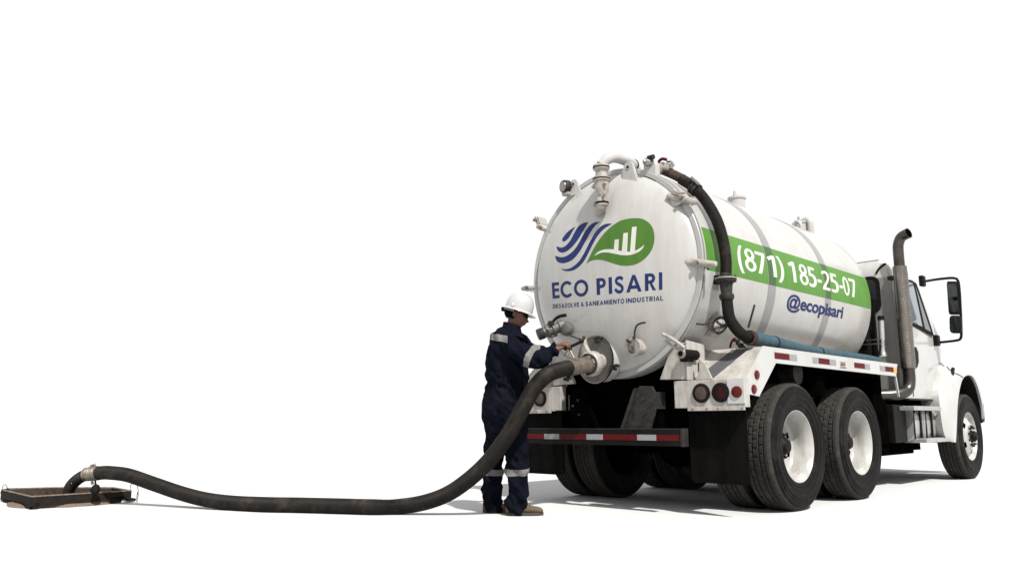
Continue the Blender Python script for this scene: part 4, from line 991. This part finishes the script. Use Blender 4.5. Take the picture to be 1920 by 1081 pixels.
# --- exhaust stack (right side)
ex_x = 1.13
e_b = aX(1702, 690, ex_x); e_t = aX(1688, 500, ex_x); exy = (e_b.y+e_t.y)/2
zb_, zt_ = e_b.z, e_t.z
exh = MB().lathe((ex_x, exy, 0), (0,0,1), [(.0,zb_),(.078,zb_),(.078,zt_),(.0,zt_)], 32).build('exhaust_stack', 'shield_steel', TK)
nz = 60; q = MB()
for i in range(nz):
    for k in range(14):
        a = math.radians(-150+11*k+(5.5 if i % 2 else 0))
        z = zb_+.04+(zt_-zb_-.10)*i/nz
        # shield slots: small raised louvres on the outward side
        c = Vector((ex_x+.0815*math.cos(a+math.radians(75)), exy+.0815*math.sin(a+math.radians(75)), z)); t = Vector((-math.sin(a+math.radians(75)), math.cos(a+math.radians(75)), 0)); n_ = Vector((t.y, -t.x, 0))
        q.add([c-t*.0055, c+t*.0055, c+t*.0055+Vector((0,0,.008))+n_*.003, c-t*.0055+Vector((0,0,.008))+n_*.003, c+t*.003+Vector((0,0,.011)), c-t*.003+Vector((0,0,.011))], [(0,1,2,3),(3,2,4,5)])
q.build('heat_shield_louvres', 'steel', exh, smooth=0, kind='stuff')
tp = [Vector((ex_x, exy, zt_-.02)), Vector((ex_x, exy, zt_+.22)), Vector((ex_x, exy, zt_+.30)), aX(1684, 441, ex_x), aX(1690, 430, ex_x)]
tc_ = (RGT*.5-Vector((FWD.x, FWD.y, 0))*.86).normalized()
tp = [Vector((ex_x, exy, zt_-.02)), Vector((ex_x, exy, zt_+.18)), Vector((ex_x, exy, zt_+.27))+tc_*.01, Vector((ex_x, exy, zt_+.345))+tc_*.055, Vector((ex_x, exy, zt_+.375))+tc_*.15]
tps = spline(tp, .02)
MB().tube(tps, .060, 24, caps=False).build('exhaust_tip', 'exhaust_steel', exh)
dte = (tps[-1]-tps[-3]).normalized()
MB().lathe(tps[-1], dte, [(.0,-.006),(.0565,-.006)], 24).build('exhaust_mouth', 'chassis_black', exh)
MB().lathe(tps[-1], dte, [(.0595,-.02),(.0615,-.004),(.0615,.001),(.056,.001),(.056,-.02)], 24).build('mouth_rim', 'exhaust_steel', exh)
MB().tube(spline([(ex_x, exy, zb_+.02), (ex_x, exy, zb_-.14), (ex_x-.02, exy-.05, zb_-.25), (ex_x-.10, exy-.20, zb_-.30), (ex_x-.35, exy-.40, zb_-.31)], .02), .066, 24).build('exhaust_elbow', 'exhaust_steel', exh)
MB().box((.93, exy+.04, zt_-.14), (1.10, exy+.10, zt_-.09)).build('stack_bracket', 'dark_steel', exh, smooth=0, bevel=.004)
# --- behind-cab gear
q = MB(); c0 = aY(1652, 600, 3.95); c1 = aY(1655, 668, 3.95)
bk = MB().cyl(c0, c0.lerp(c1, .55), .032, n=16).build('lift_strut', 'aluminium', TK)
MB().cyl(c0+Vector((0,0,.05)), c0, .038, n=16).build('strut_cap', 'rubber', bk)
MB().lathe(c1, (c0-c1), [(.06,0),(.05,.04),(.035,.08),(.03,.22)], 20).build('strut_base', 'chrome', bk)
MB().box(aY(1640,640,4.05)+Vector((-.3,0,-.5)), aY(1640,560,4.05)+Vector((-.02,.04,0))).build('cab_guard', 'black_paint', TK, smooth=0)
MB().box((.20, 3.86, 1.0), (.78, 4.05, 1.95)).build('hydraulic_unit', 'black_paint', TK, smooth=0, bevel=.01)
for z in (1.62, 1.67): MB().box((.3, 3.84, z), (.95, 3.855, z+.012)).build('guard_rail', 'steel', TK, smooth=0)
# --- mirror
def ma(px, py, x=None, y=4.62): return aY(px, py, y)
ym = 5.30
pts = [aX(1731, 527, 1.03), aX(1740, 525.5, 1.12)]
mx = aX(1731, 527, 1.0); my = mx.y
T1 = [onside(1729, 528, .01), aY(1760, 523, my+.05), aY(1788, 521, my+.07), aY(1796, 526, my+.08), aY(1799, 545, my+.08), aY(1801, 580, my+.09), aY(1802.5, 620, my+.10), aY(1801, 634, my+.10), aY(1792, 638, my+.12), aY(1762, 641.5, my+.22), onside(1756, 643, .01)]
ma_ = MB().tube(spline(T1, .02), .016, 12).build('mirror_arm', 'black_paint', TK)
for px, py in ((1728, 527), (1755, 638)):
    P = onside(px, py, .0); MB().box(P+Vector((-.02,-.06,-.07)), P+Vector((.04,.05,.07))).build('arm_mount', 'black_paint', ma_, smooth=0, bevel=.015)
def mirror_head(x0, x1, y0, y1, r, lean, yy, name):
    q = MB(); A = []
    for x, z in rr(0, 1, 0, 1, r): 
        px = x0+(x1-x0)*x+lean*(1-z); py = y1+(y0-y1)*z; A.append(aY(px, py, yy))
    h_ = MB().prism(A, (0, .07, 0)).build(name, 'black_paint', TK, smooth=30, bevel=.006)
    c = sum(A, Vector())/len(A)
    MB().prism([c+(p-c)*.86+Vector((0,-.003,0)) for p in A], (0,.002,0)).build('mirror_glass', 'mirror_glass', h_, smooth=0)
mirror_head(1774.5, 1794.5, 527, 589, .12, 4, my+.03, 'mirror')
mirror_head(1779.5, 1801.5, 591, 624, .25, 1, my+.03, 'mirror')
# left mirror, mirrored place
MB().tube(spline([(-p.x, p.y, p.z) for p in T1], .02), .016, 10).build('mirror_arm', 'black_paint', TK)

# --- tank top fittings
for px, py, k in ((1382, 374, .78), (1502, 422, .70)):
    P = acyl(px, py+22, TR); y = P.y; 
    P = aX(px, py+12, .28)
    zt_s = ZC+math.sqrt(TR**2-P.x**2)
    o = MB().lathe((P.x, P.y, zt_s-.03), (0,0,1), [(0,0),(.11*k,0),(.11*k,.10),(.125*k,.11),(.125*k,.13),(.0,.15)], 28).build('top_hatch', 'tank_paint', TK)
    MB().cyl((P.x-.02, P.y, zt_s+.1), (P.x-.02, P.y, zt_s+.10+.10*k), .03*k, .012, n=12).build('relief_valve', 'fitting_paint', o)
P = aX(1497, 425, .3); zt_s = ZC+math.sqrt(TR**2-.09)
for px, hgt, rr_ in ((1494, 412, .022), (1512, 409, .040)):
    c = aX(px, hgt+10, .35); z0 = ZC+math.sqrt(TR**2-.35**2)-.03
    L_ = MB().tube(spline([(c.x-.045, c.y, z0), (c.x-.045, c.y, c.z), (c.x, c.y, c.z+.045), (c.x+.045, c.y, c.z), (c.x+.045, c.y, z0-.03)], .015), rr_, 12).build('overflow_pipe', 'tank_paint', TK)
# --- upper pipe valve and the black hose down the right side
uv = aY(1244, 312, .2)
vv = MB().lathe(uv+Vector((-.12,0,.01)), (1,0,-.25), [(0,0),(.055,0),(.055,.03),(.040,.035),(.040,.10),(.058,.105),(.058,.13),(.045,.135),(.045,.20),(0,.20)], 24).build('hose_valve', 'fitting_paint', TK)
MB().tube(spline([uv+Vector((-.04,-.03,.035)), uv+Vector((.01,-.04,.058)), uv+Vector((.06,-.04,.04))], .01), .014, 8).build('valve_lever', 'red', vv)
MB().tube(spline([uv+Vector((.06,-.03,.02)), uv+Vector((.10,-.03,.015)), uv+Vector((.13,-.03,-.03))], .01), .012, 8).build('valve_clip', 'chrome', vv)
h1p = [aY(1248, 321, .2), aY(1262, 327, .2), aY(1276, 334, .2), aY(1288, 341, .2)]
MB().tube(spline(h1p, .02), .042, 18).build('hose_spigot', 'rust', TK)
bh = [aY(1278, 336, .2), aY(1300, 351, .2), aY(1322, 375, .2), aY(1343, 411, .2), aY(1355, 448, .2), aY(1361, 485, .2), aY(1361, 516, .2)]
bhose = corrugated(bh, .046, .016, .003, 18).build('down_hose', 'hose_rubber', TK, smooth=60)
t_ = (aY(1312, 363, .2)-aY(1296, 348, .2)).normalized(); c = aY(1303, 354, .2)
o = MB().lathe(c-t_*.03, t_, [(.045,0),(.060,0),(.060,.02),(.052,.022),(.052,.038),(.060,.04),(.060,.06),(.045,.06)], 24).build('hose_clamp', 'dark_steel', bhose)
q = Bits(); 
for dx, dz in ((.05,.04), (-.05,-.045), (.02,.07)): q.cyl(c+Vector((dx,-.05,dz))-t_*.03, c+Vector((dx,-.05,dz))+t_*.03, .012, n=8)
q.build('clamp_bolt', 'steel', bhose)
z_ = lambda py: aY(1361, py, .2).z
xx = aY(1361, 523, .2).x
fl = MB().lathe((xx, .2, 0), (0,0,1), [(0,z_(512)),(.050,z_(512)),(.052,z_(518)),(.085,z_(520)),(.088,z_(524)),(.085,z_(525)),(.085,z_(528)),(.055,z_(531)),(.052,z_(536)),(.046,z_(550)),(.060,z_(552)),(.062,z_(558)),(.052,z_(562)),(0,z_(563))], 32).build('hose_flange', 'dark_steel', TK)
MB().lathe((xx, .2, 0), (0,0,1), [(.05,z_(520.5)),(.091,z_(521)),(.091,z_(523)),(.05,z_(523.5))], 32).build('flange_ring', 'fitting_paint', fl)
q = Bits()
for k in range(6):
    a = k*math.pi/3+.3; q.cyl((xx+.078*math.cos(a), .2+.078*math.sin(a), z_(530)), (xx+.078*math.cos(a), .2+.078*math.sin(a), z_(517)), .010, n=6)
q.build('flange_bolt', 'dark_steel', fl)
MB().box((xx-.12, .17, z_(530)), (xx-.05, .24, z_(514))).build('pipe_bracket', 'black_paint', fl, smooth=0, bevel=.004)
MB().box((xx-.22, .19, z_(540)), (xx-.10, .26, z_(506))).build('bracket_plate', 'dirty_paint', fl, smooth=0, bevel=.004)
lo_ = [Vector((xx, .2, z_(560))), Vector((xx+.003, .2, z_(575))), aY(1368, 596, .2), aY(1379, 614, .22), aZ(1392, 627, 1.45), aZ(1406, 633, 1.435)]
MB().tube(spline(lo_, .02), .047, 18).build('lower_hose', 'rubber', TK)
jc = aZ(1407, 633, 1.432)
MB().lathe(jc+Vector((0,-.03,0)), (-.1,1,0), [(.045,0),(.062,0),(.064,.012),(.064,.03),(.056,.032),(.056,.05),(.062,.052),(.062,.075),(.05,.075)], 28).build('hose_joint', 'rust', TK)
rd = MB().tube([aY(1403, 614, .42), aY(1415, 571, .42)], .009, 8).build('lever_rod', 'dark_steel', TK)
MB().tube(spline([aY(1369, 651, .42), aY(1372, 640, .40), aY(1379, 634, .40)], .01), .010, 8).build('valve_lever', 'red', TK)
q = Bits(); 
for px, py in ((1381, 638), (1388, 645), (1392, 650)): c = aY(px, py, .42); q.cyl(c+Vector((-.03,0,.01)), c+Vector((.03,-.02,-.01)), .016, n=8)
q.build('valve_fitting', 'dark_steel', TK)
# --- blue hose lying on the deck: its own thing
bhl = thing('discharge_hose', 'blue discharge hose lying along the white deck beside the tank', 'hose', (1.1, 1.8, 1.36))
bp = [jc+Vector((0,.02,0)), aZ(1425, 637, 1.43), aZ(1450, 642, 1.42), aZ(1480, 649.5, 1.41), aZ(1510, 656, 1.405), aZ(1550, 662.5, 1.402), aZ(1590, 668, 1.402), aZ(1625, 673, 1.402), aZ(1643, 677, 1.402), aZ(1652, 684, 1.37)]
P = resample(spline(bp, .02), .02)
MB().tube(P, .05, 18, rf=lambda i: (.058 if i < 22 else .058-.010*min((i-22)/30, 1))+.0015*math.sin(i*2.1)).build('hose_sleeve', 'blue_hose', bhl)
for k in (20, 75):
    if k < len(P)-2: 
        o = MB().lathe(P[k], P[k+1]-P[k-1], [(.05,-.008),(.0615 if k < 40 else .053,-.008),(.0615 if k < 40 else .053,.008),(.05,.008)], 24).build('hose_strap', 'rubber', bhl)

# ------------------------------------------------------------------ the worker
DM = 6.69
EX = Vector((math.cos(YAW), -math.sin(YAW), 0)); EY = Vector((math.sin(YAW), math.cos(YAW), 0)); EZ = Vector((0, 0, 1))   # facing, away, up
def H(px, py, dd=0.): return aD(px, py, DM+dd)
S_ = DM/FPX                                   # metres per photo pixel at his distance
wk = thing('person', 'worker in navy coverall and white hard hat operating the valve behind the tank', 'person', tuple(aZ(948, 960, 0)))
def limb(mb, pts, n=16):
    """pts: (centre, facing half width, depth half width); rings stay square to the limb"""
    C = [p[0] for p in pts]; N = len(C); rings = []; 
    for i in range(N):
        t = (C[min(i+1, N-1)]-C[max(i-1, 0)]).normalized(); u = EY.cross(t).normalized(); v = t.cross(u).normalized()
        rings.append([C[i]+u*math.cos(2*math.pi*k/n)*pts[i][1]+v*math.sin(2*math.pi*k/n)*pts[i][2] for k in range(n)])
    mb.loft(rings)
    for e in (0, -1): mb.ell(C[e], EX*pts[e][1]*.96, EY*pts[e][2]*.96, EZ*min(pts[e][1], pts[e][2])*.9, 14, 8)
def dens(pts, k=5):
    """smooth a list of (centre, a, b) stations"""
    P = [Vector((*p[0], )) for p in pts]; out = []
    for i in range(len(pts)-1):
        for j in range(k):
            t = j/k
            def cr(g): 
                a, b, c, d = g(max(i-1,0)), g(i), g(i+1), g(min(i+2,len(pts)-1)); return .5*((b*2)+(c-a)*t+(a*2-b*5+c*4-d)*t*t+(b*3-a-c*3+d)*t**3)
            out.append((cr(lambda m: pts[m][0]), cr(lambda m: pts[m][1]), cr(lambda m: pts[m][2])))
    out.append(pts[-1]); return out
def remesh(mb, name, m, parent, vox, it=3, fold=None):
    o = mb.build(name+'_raw', None, None, smooth=0)
    r = o.modifiers.new('r', 'REMESH'); r.mode = 'VOXEL'; r.voxel_size = vox
    s = o.modifiers.new('s', 'SMOOTH'); s.iterations = it; s.factor = .5
    bpy.context.view_layer.update()
    me = bpy.data.meshes.new_from_object(o.evaluated_get(bpy.context.evaluated_depsgraph_get()))
    bpy.data.objects.remove(o)
    if fold:
        nn = [v.normal.copy() for v in me.vertices]
        for v, n_ in zip(me.vertices, nn): v.co += n_*fold(v.co)
    me.name = name; me.materials.clear(); me.materials.append(MT[m])
    for p in me.polygons: p.use_smooth = True
    return link(name, me, parent)
px = S_
HD = FWD.dot(hm-CAM)-DM-.01; print('HD', HD)
def st(x, y, dd, hx, hd): return (H(x, y, dd), hx*px, hd)
torso = dens([st(963,621,0,13,.09), st(958,629,0,27,.155), st(953,640,0,33.5,.20), st(952,655,0,38,.21), st(952,672,0,39.5,.20), st(952,690,0,40,.19), st(951,706,0,38.5,.178), st(951,718,0,36.5,.170), st(950,728,0,38.5,.178), st(949,745,0,41,.19), st(948,768,0,42,.195), st(948,790,0,41,.19), st(948,806,0,36,.17)])
nleg = dens([st(957,780,-.09,29,.105), st(961,815,-.10,28,.10), st(966,850,-.10,24,.088), st(969,882,-.10,22,.083), st(968,910,-.10,20.5,.080), st(968,935,-.10,21.5,.084), st(969,951,-.10,20.5,.085)])
fleg = dens([st(938,780,.09,29,.105), st(932,815,.10,25,.10), st(926,850,.10,21,.088), st(923,882,.10,18.5,.083), st(922,910,.10,18,.080), st(923,935,.10,19,.084), st(924,953,.10,19,.085)])
narm = dens([st(951,642,-.16,18,.064), st(962,648,-.21,18.5,.068), st(980,660,-.25,17.5,.066), st(996,669,-.27,16.5,.064), st(1009,673,-.27,15,.060), st(1024,668,HD-.05,12.5,.054), st(1036,661,HD-.01,10.5,.048), st(1043,657,HD,9.5,.042)])
farm = dens([st(972,638,.15,14,.06), st(986,647,.19,12.5,.06), st(1003,657,.20,11.5,.054), st(1018,657,(HD+.2)*.5+.03,10,.050), st(1032,653,HD+.07,9,.044), st(1040,651,HD+.05,8.5,.040)])
def gather(P):
    # vertical gathers at the elastic waist, wrinkles at elbows, knees and hems
    z = P.z; d = 0
    wz = H(951, 720).z
    ang = math.atan2((P-H(951,720)).dot(EY), (P-H(951,720)).dot(EX))
    k = math.exp(-((z-wz)/.05)**2); d += k*.006*math.sin(ang*26)
    n1 = noise.noise(Vector((P.x*7, P.y*7, P.z*4.5))); n2 = noise.noise(Vector((P.x*16+5, P.y*16, P.z*13)))
    n3 = noise.noise(Vector(((P-H(951,720)).dot(EX)*9+z*6, (P-H(951,720)).dot(EY)*9-z*3, z*3.2)))
    d += .012*(1-abs(n1)*3.4)+.0055*(1-abs(n2)*3)+.018*(.5-abs(n3)*2.8)
    for zz, a in ((H(960,940,-.1).z, .008), (H(960,870,-.1).z, .004)):
        d += a*math.exp(-((z-zz)/.06)**2)*math.sin(z*95+n1*16+math.sin(ang*2)*2.2)
    return d-.004
cv_ = MB()
limb(cv_, torso, 24); limb(cv_, nleg); limb(cv_, fleg); limb(cv_, narm); limb(cv_, farm)
# collar
cc = H(958, 611, 0)
cov = remesh(cv_, 'coverall', 'navy', wk, .011, 3, gather)
colr = MB(); rings = []
for h_, rx, ry, t_ in ((-.07,.105,.125,0),(-.035,.088,.100,0),(0,.078,.090,0),(.028,.074,.084,0),(.032,.068,.078,0),(.0,.066,.076,0),(-.03,.07,.08,0)):
    rings.append([H(960,615,0)+EX*rx*math.cos(a)+EY*ry*math.sin(a)+EZ*(h_-.022*math.cos(a)) for a in [2*math.pi*k/28 for k in range(28)]])
colr.loft(rings, caps=False).build('collar', 'navy', cov)
MB().tube(spline([H(916,752,-.20), H(928,756,-.235), H(945,757,-.24)], .02), .004, 6).build('pocket_seam', 'navy', cov)
# body under the clothes: skin, one continuous mesh with head and hands
bd = MB()
limb(bd, [(c, a*.80-.012, b*.80-.012) for c, a, b in torso[12:]], 20)
for L_ in (nleg, fleg, narm, farm): limb(bd, [(c, a*.46, b*.46) for c, a, b in L_])
limb(bd, dens([st(956,642,0,14,.075), st(960,626,0,12.5,.056), st(963,608,0,12.5,.056), st(966,597,0,12,.055)], 3))
hc = H(969.5, 586, 0)
tl_ = math.radians(-20)                       # the head looks down at the hands
HX = EX*math.cos(tl_)+EZ*math.sin(tl_); HZ = -EX*math.sin(tl_)+EZ*math.cos(tl_)
HX = HX.normalized(); HZ = HZ.normalized()
def hp_(x, y, z): return hc+HX*x+EY*y+HZ*z
bd.ell(hp_(-.006,0,.012), HX*.098, EY*.077, HZ*.098, 26, 18)
bd.ell(hp_(.030,0,-.045), HX*.062, EY*.060, HZ*.070, 22, 14)
bd.ell(hp_(.048,0,-.090), HX*.034, EY*.038, HZ*.026, 16, 10)
bd.ell(hp_(.076,0,.012), HX*.016, EY*.050, HZ*.012, 14, 8)                     # brow
for s in (-1, 1):
    bd.ell(hp_(.062,s*.038,-.025), HX*.026, EY*.020, HZ*.022, 12, 8)           # cheeks
    bd.ell(hp_(.100,s*.012,-.046), HX*.012, EY*.010, HZ*.009, 10, 8)
bd.prism([hp_(.082,-.011,.000), hp_(.100,-.012,-.048), hp_(.113,0,-.043), hp_(.092,0,.002)], hp_(0,.0,0)-hc+EY*.011)
bd.prism([hp_(.082,.011,.000), hp_(.100,.012,-.048), hp_(.113,0,-.043), hp_(.092,0,.002)], EY*-.011)
bd.ell(hp_(.108,0,-.040), HX*.012, EY*.012, HZ*.010, 10, 8)
bd.ell(hp_(.088,0,-.063), HX*.013, EY*.024, HZ*.0065, 12, 8)
bd.ell(hp_(.086,0,-.076), HX*.012, EY*.021, HZ*.007, 12, 8)
for s in (-1, 1):
    bd.ell(hp_(-.012,s*.078,-.020), HX*.018, EY*.008, HZ*.032, 14, 10)
# hands: palm, four fingers curled over the lever, thumb from the side
def hand(wr, dirv, side, grip, flip=1):
    """wr wrist, dirv palm direction, side the across-palm direction, fingers curl towards grip"""
    d = dirv.normalized(); s = (side-d*side.dot(d)).normalized(); nrm = d.cross(s).normalized()*flip
    bd.tube([wr-d*.03, wr, wr+d*.012], .026, 14)
    a = wr+d*.005; b = wr+d*.092
    rings = []
    for t, wd, th in ((0,.026,.019),(.3,.034,.018),(.7,.041,.016),(1,.040,.013)):
        c = a.lerp(b, t); rings.append([c+s*wd*math.cos(2*math.pi*k/16)+nrm*th*math.sin(2*math.pi*k/16) for k in range(16)])
    bd.loft(rings)
    for k, (ln, off) in enumerate(((.92,-.031),(1.0,-.0105),(.95,.0105),(.78,.031))):
        p = b+s*off-d*.006*abs(k-1); L3 = (.044*ln, .028*ln, .021*ln); ang = [.45, 1.45, 2.35]; pts = [p-d*.01, p]
        for L_, an in zip(L3, ang):
            p = p+(d*math.cos(an)+nrm*math.sin(an))*L_; pts.append(p)
        bd.tube(spline(pts, .006), .0092, 10, rf=lambda i: .0098-.00010*i)
        bd.ell(pts[-1], d*.0085, s*.0085, nrm*.0085, 8, 6)
        bd.ell(pts[1]+nrm*-.003, d*.011, s*.010, nrm*.010, 8, 6)
    p0 = wr+d*.028-s*.026; pts = [p0, p0+d*.026-s*.020+nrm*.010, p0+d*.052-s*.022+nrm*.026, p0+d*.068-s*.012+nrm*.040]
    bd.tube(spline(pts, .006), .011, 10, rf=lambda i: .0125-.00022*i); bd.ell(pts[-1], d*.009, s*.009, nrm*.009, 8, 6)
wn_ = H(1044, 656.5, HD)
ld = (hp-hm).normalized(); top_ = Vector((0,0,1))
g0 = hm+ld*.005                                            # the fist closes round the free end of the lever
palm = (g0+top_*.030-wn_); dn = (palm+EY*.03).normalized()
hand(wn_+top_*.006, dn, EX*.55-EY*.83, g0, 1)
wf_ = H(1041, 650, HD+.05)
hand(wf_, (hm+ld*.03+top_*.045-EY*.02)-wf_, EX*.5-EY*.8, g0, 1)
remesh(bd, 'body', 'skin', wk, .0048, 2)
print('hand', wn_, 'lever', hm, hp)
# hair, eyes behind dark glasses, helmet
hm_ = MB(); rings = []
for i in range(9):
    a = math.pi*(.02+.76*i/8); rings.append([hp_(-.012,0,.014)+HX*(-.103*math.sin(a)*math.cos(b_)-.0)+EY*.083*math.sin(a)*math.sin(b_)+HZ*.103*math.cos(a) for b_ in [-1.62+3.24*k/22 for k in range(23)]])
ih = [[hp_(-.012,0,.014)+(p-hp_(-.012,0,.014))*.93 for p in r] for r in rings[::-1]]
hair = MB().loft(rings+ih, caps=False, closed=False); hair.build('hair', 'hair', wk)
gl = MB()
for s in (-1, 1):
    gl.prism([hp_(.094,s*.010,.006), hp_(.088,s*.045,.008), hp_(.060,s*.064,.004), hp_(.062,s*.063,-.018), hp_(.086,s*.045,-.026), hp_(.096,s*.018,-.022)], HX*.006)
    gl.tube([hp_(.062,s*.066,-.001), hp_(.03,s*.078,.001), hp_(-.012,s*.083,-.001), hp_(-.03,s*.081,-.012)], .0032, 6)
gl.tube([hp_(.098,-.012,.0), hp_(.100,0,.003), hp_(.098,.012,.0)], .0035, 6)
gl.build('sunglasses', 'black_paint', wk, smooth=30)
MB().ell(hp_(.096,0,-.0695), HX*.006, EY*.020, HZ*.0022, 12, 6).build('mouth', 'lips', wk)
tb = math.radians(-18); BX = EX*math.cos(tb)+EZ*math.sin(tb); BZ = -EX*math.sin(tb)+EZ*math.cos(tb)
bc = H(972.5, 581, 0)
rings = []
prof = [(1.0,.000),(1.0,.012),(.995,.03),(.97,.055),(.91,.082),(.80,.106),(.64,.125),(.44,.137),(.22,.143),(.02,.145)]
def hring(k, z, ox=0, rx=.118, ry=.105, ridge=0):
    return [bc+BX*(rx*k*math.cos(a)+ox)+EY*ry*k*math.sin(a)+BZ*(z+ridge*max(0, 1-abs(math.sin(a))*k*5)) for a in [2*math.pi*i/48 for i in range(48)]]
brim = [hring(1.0,.0,0,.117,.104), hring(1,-.006,.0,.128,.116), hring(1,-.014,.004,.142,.128), hring(1,-.018,.006,.150,.134), hring(1,-.022,.006,.151,.135), hring(1,-.021,.006,.147,.131), hring(1,-.009,.0,.126,.114), hring(1,-.003,0,.112,.10)]
dm_ = [hring(k, z, 0, .118, .105, .006) for k, z in prof]
hh = MB().loft(dm_[::-1]+brim+[hring(.93,.02), hring(.80,.09), hring(.3,.12)]).build('hard_hat', 'helmet_white', wk, smooth=50)
for yy in (-1,):
    MB().box((0,0,0),(0,0,0))
q = MB(); c = bc+BX*-.055+EY*-.098+BZ*.012
q.prism([c+BX*-.014+BZ*-.012, c+BX*.014+BZ*-.012, c+BX*.012+BZ*.014, c+BX*-.012+BZ*.014], EY*-.010); q.build('hat_slot', 'helmet_white', hh, smooth=0, bevel=.003)
rings = [[hp_(-.010,0,0)+HX*(.101+o_)*math.cos(a)+EY*(.083+o_)*math.sin(a)+HZ*(z-.012) for a in [1.75+2.8*k/20 for k in range(21)]] for o_, z in ((.004,.0),(.008,0),(.008,.030),(.004,.030))]
MB().loft(rings, caps=False, closed=False).build('headband', 'tape_white', hh)
MB().box(hp_(-.118,-.02,-.018)+Vector((-.012,-.012,-.012)), hp_(-.108,.02,.012)+Vector((.01,.01,.0))).build('band_ratchet', 'rubber', hh, smooth=0, bevel=.006)
# boots
def boot(toe, heel, dd, gz):
    a = aZ(heel, 961, 0); b = aZ(toe, 961, 0); c = H((toe+heel)/2, 955, dd); 
    base = Vector((c.x, c.y, 0)); f = EX; L_ = (toe-heel)*px; hx = L_/2
    q = MB(); rings = []
    for x, wd, z0, z1 in ((-1,.020,.03,.07),(-.97,.034,.022,.115),(-.75,.042,.02,.13),(-.45,.042,.02,.135),(-.15,.042,.02,.115),(.15,.045,.02,.088),(.45,.050,.02,.075),(.72,.050,.02,.070),(.90,.042,.022,.060),(.99,.022,.028,.045)):
        cz = (z0+z1)/2; rz = (z1-z0)/2
        rings.append([base+f*(x*hx)+EY*wd*math.copysign(abs(math.cos(a_))**.8, math.cos(a_))+EZ*(cz+rz*math.copysign(abs(math.sin(a_))**.8, math.sin(a_))) for a_ in [2*math.pi*k/20 for k in range(20)]])
    q.loft(rings); o = q.build('boot', 'boot_leather', wk, smooth=60)
    ol = []
    for k in range(28):
        a_ = 2*math.pi*k/28; x = math.cos(a_); wd = .046 if x < 0 else .054
        ol.append(base+f*(hx*1.02*math.copysign(abs(x)**.8, x))+EY*wd*math.sin(a_)*(1 if abs(x) < .9 else .8))
    MB().prism([Vector((p.x, p.y, .002)) for p in ol], (0,0,.024)).build('sole', 'sole', o, smooth=0, bevel=.004)
    lc = MB()
    for k in range(4): 
        c_ = base+f*(hx*(.02+.14*k))+EZ*(.118-.013*k); lc.tube([c_-EY*.022-EZ*.006, c_, c_+EY*.022-EZ*.006], .0035, 6)
    lc.build('laces', 'sole', o)
boot(1018, 948, -.10, 0); boot(956, 905, .10, 0)
# reflective bands, laid on the cloth
from mathutils.bvhtree import BVHTree
_bm = bmesh.new(); _bm.from_mesh(cov.data); bvh = BVHTree.FromBMesh(_bm); _bm.free()
def onto(c, d, off=.004):
    """cloth surface met from outside, looking inwards along -d towards c"""
    hit = bvh.ray_cast(c+d*.6, -d)
    return (hit[0]+hit[1]*off) if hit[0] is not None else c+d*.1
def band(cen, axis, wdt, a0, a1, name='reflective_band', maxr=.3):
    t = axis.normalized(); u = (EY-t*EY.dot(t)).normalized(); v = t.cross(u); rows = []; N_ = max(6, int(abs(a1-a0)/.16))
    for w_ in (-.5, -.17, .17, .5):
        row = []
        for k in range(N_+1):
            a = a0+(a1-a0)*k/N_; d = u*math.cos(a)+v*math.sin(a); c = cen+t*wdt*w_
            hit = bvh.ray_cast(c, d, maxr); 
            P = hit[0]+d*.005 if hit[0] is not None else c+d*.08
            row.append(P)
        rows.append(row)
    MB().loft(rows, caps=False, closed=False).build(name, 'silver_tape', cov, smooth=80)
def at_arm(L_, f): i = f*(len(L_)-1); k = int(i); t = i-k; return L_[k][0].lerp(L_[min(k+1, len(L_)-1)][0], t), (L_[min(k+1, len(L_)-1)][0]-L_[max(k-1, 0)][0])
c, t = at_arm(nleg, .50); band(c, t, 12*px, 0, 2*math.pi, maxr=.2)
c, t = at_arm(fleg, .50); band(c, t, 12*px, 0, 2*math.pi, maxr=.2)
c, t = at_arm(narm, .43); band(c, t, 13*px, 0, 2*math.pi, maxr=.13)
c, t = at_arm(farm, .38); band(c, t, 14*px, 0, 2*math.pi, maxr=.1)
# the band across the back and shoulder blade
rows = []
for w_ in (-.5, -.17, .17, .5):
    row = []
    for k in range(15):
        f = k/14; x = 916.5+36*f; y = 631+6.5*f-1.0+w_*12.5
        P0 = aD(x, y, DM-.6); d = ray(x, y).normalized(); hit = bvh.ray_cast(P0, d)
        if hit[0] is None: hit = (bvh.find_nearest(aD(x, y, DM-.05))[0], bvh.find_nearest(aD(x, y, DM-.05))[1])
        row.append(hit[0]+hit[1]*.006)
    rows.append(row)
MB().loft(rows, caps=False, closed=False).build('reflective_band', 'silver_tape', cov, smooth=80)
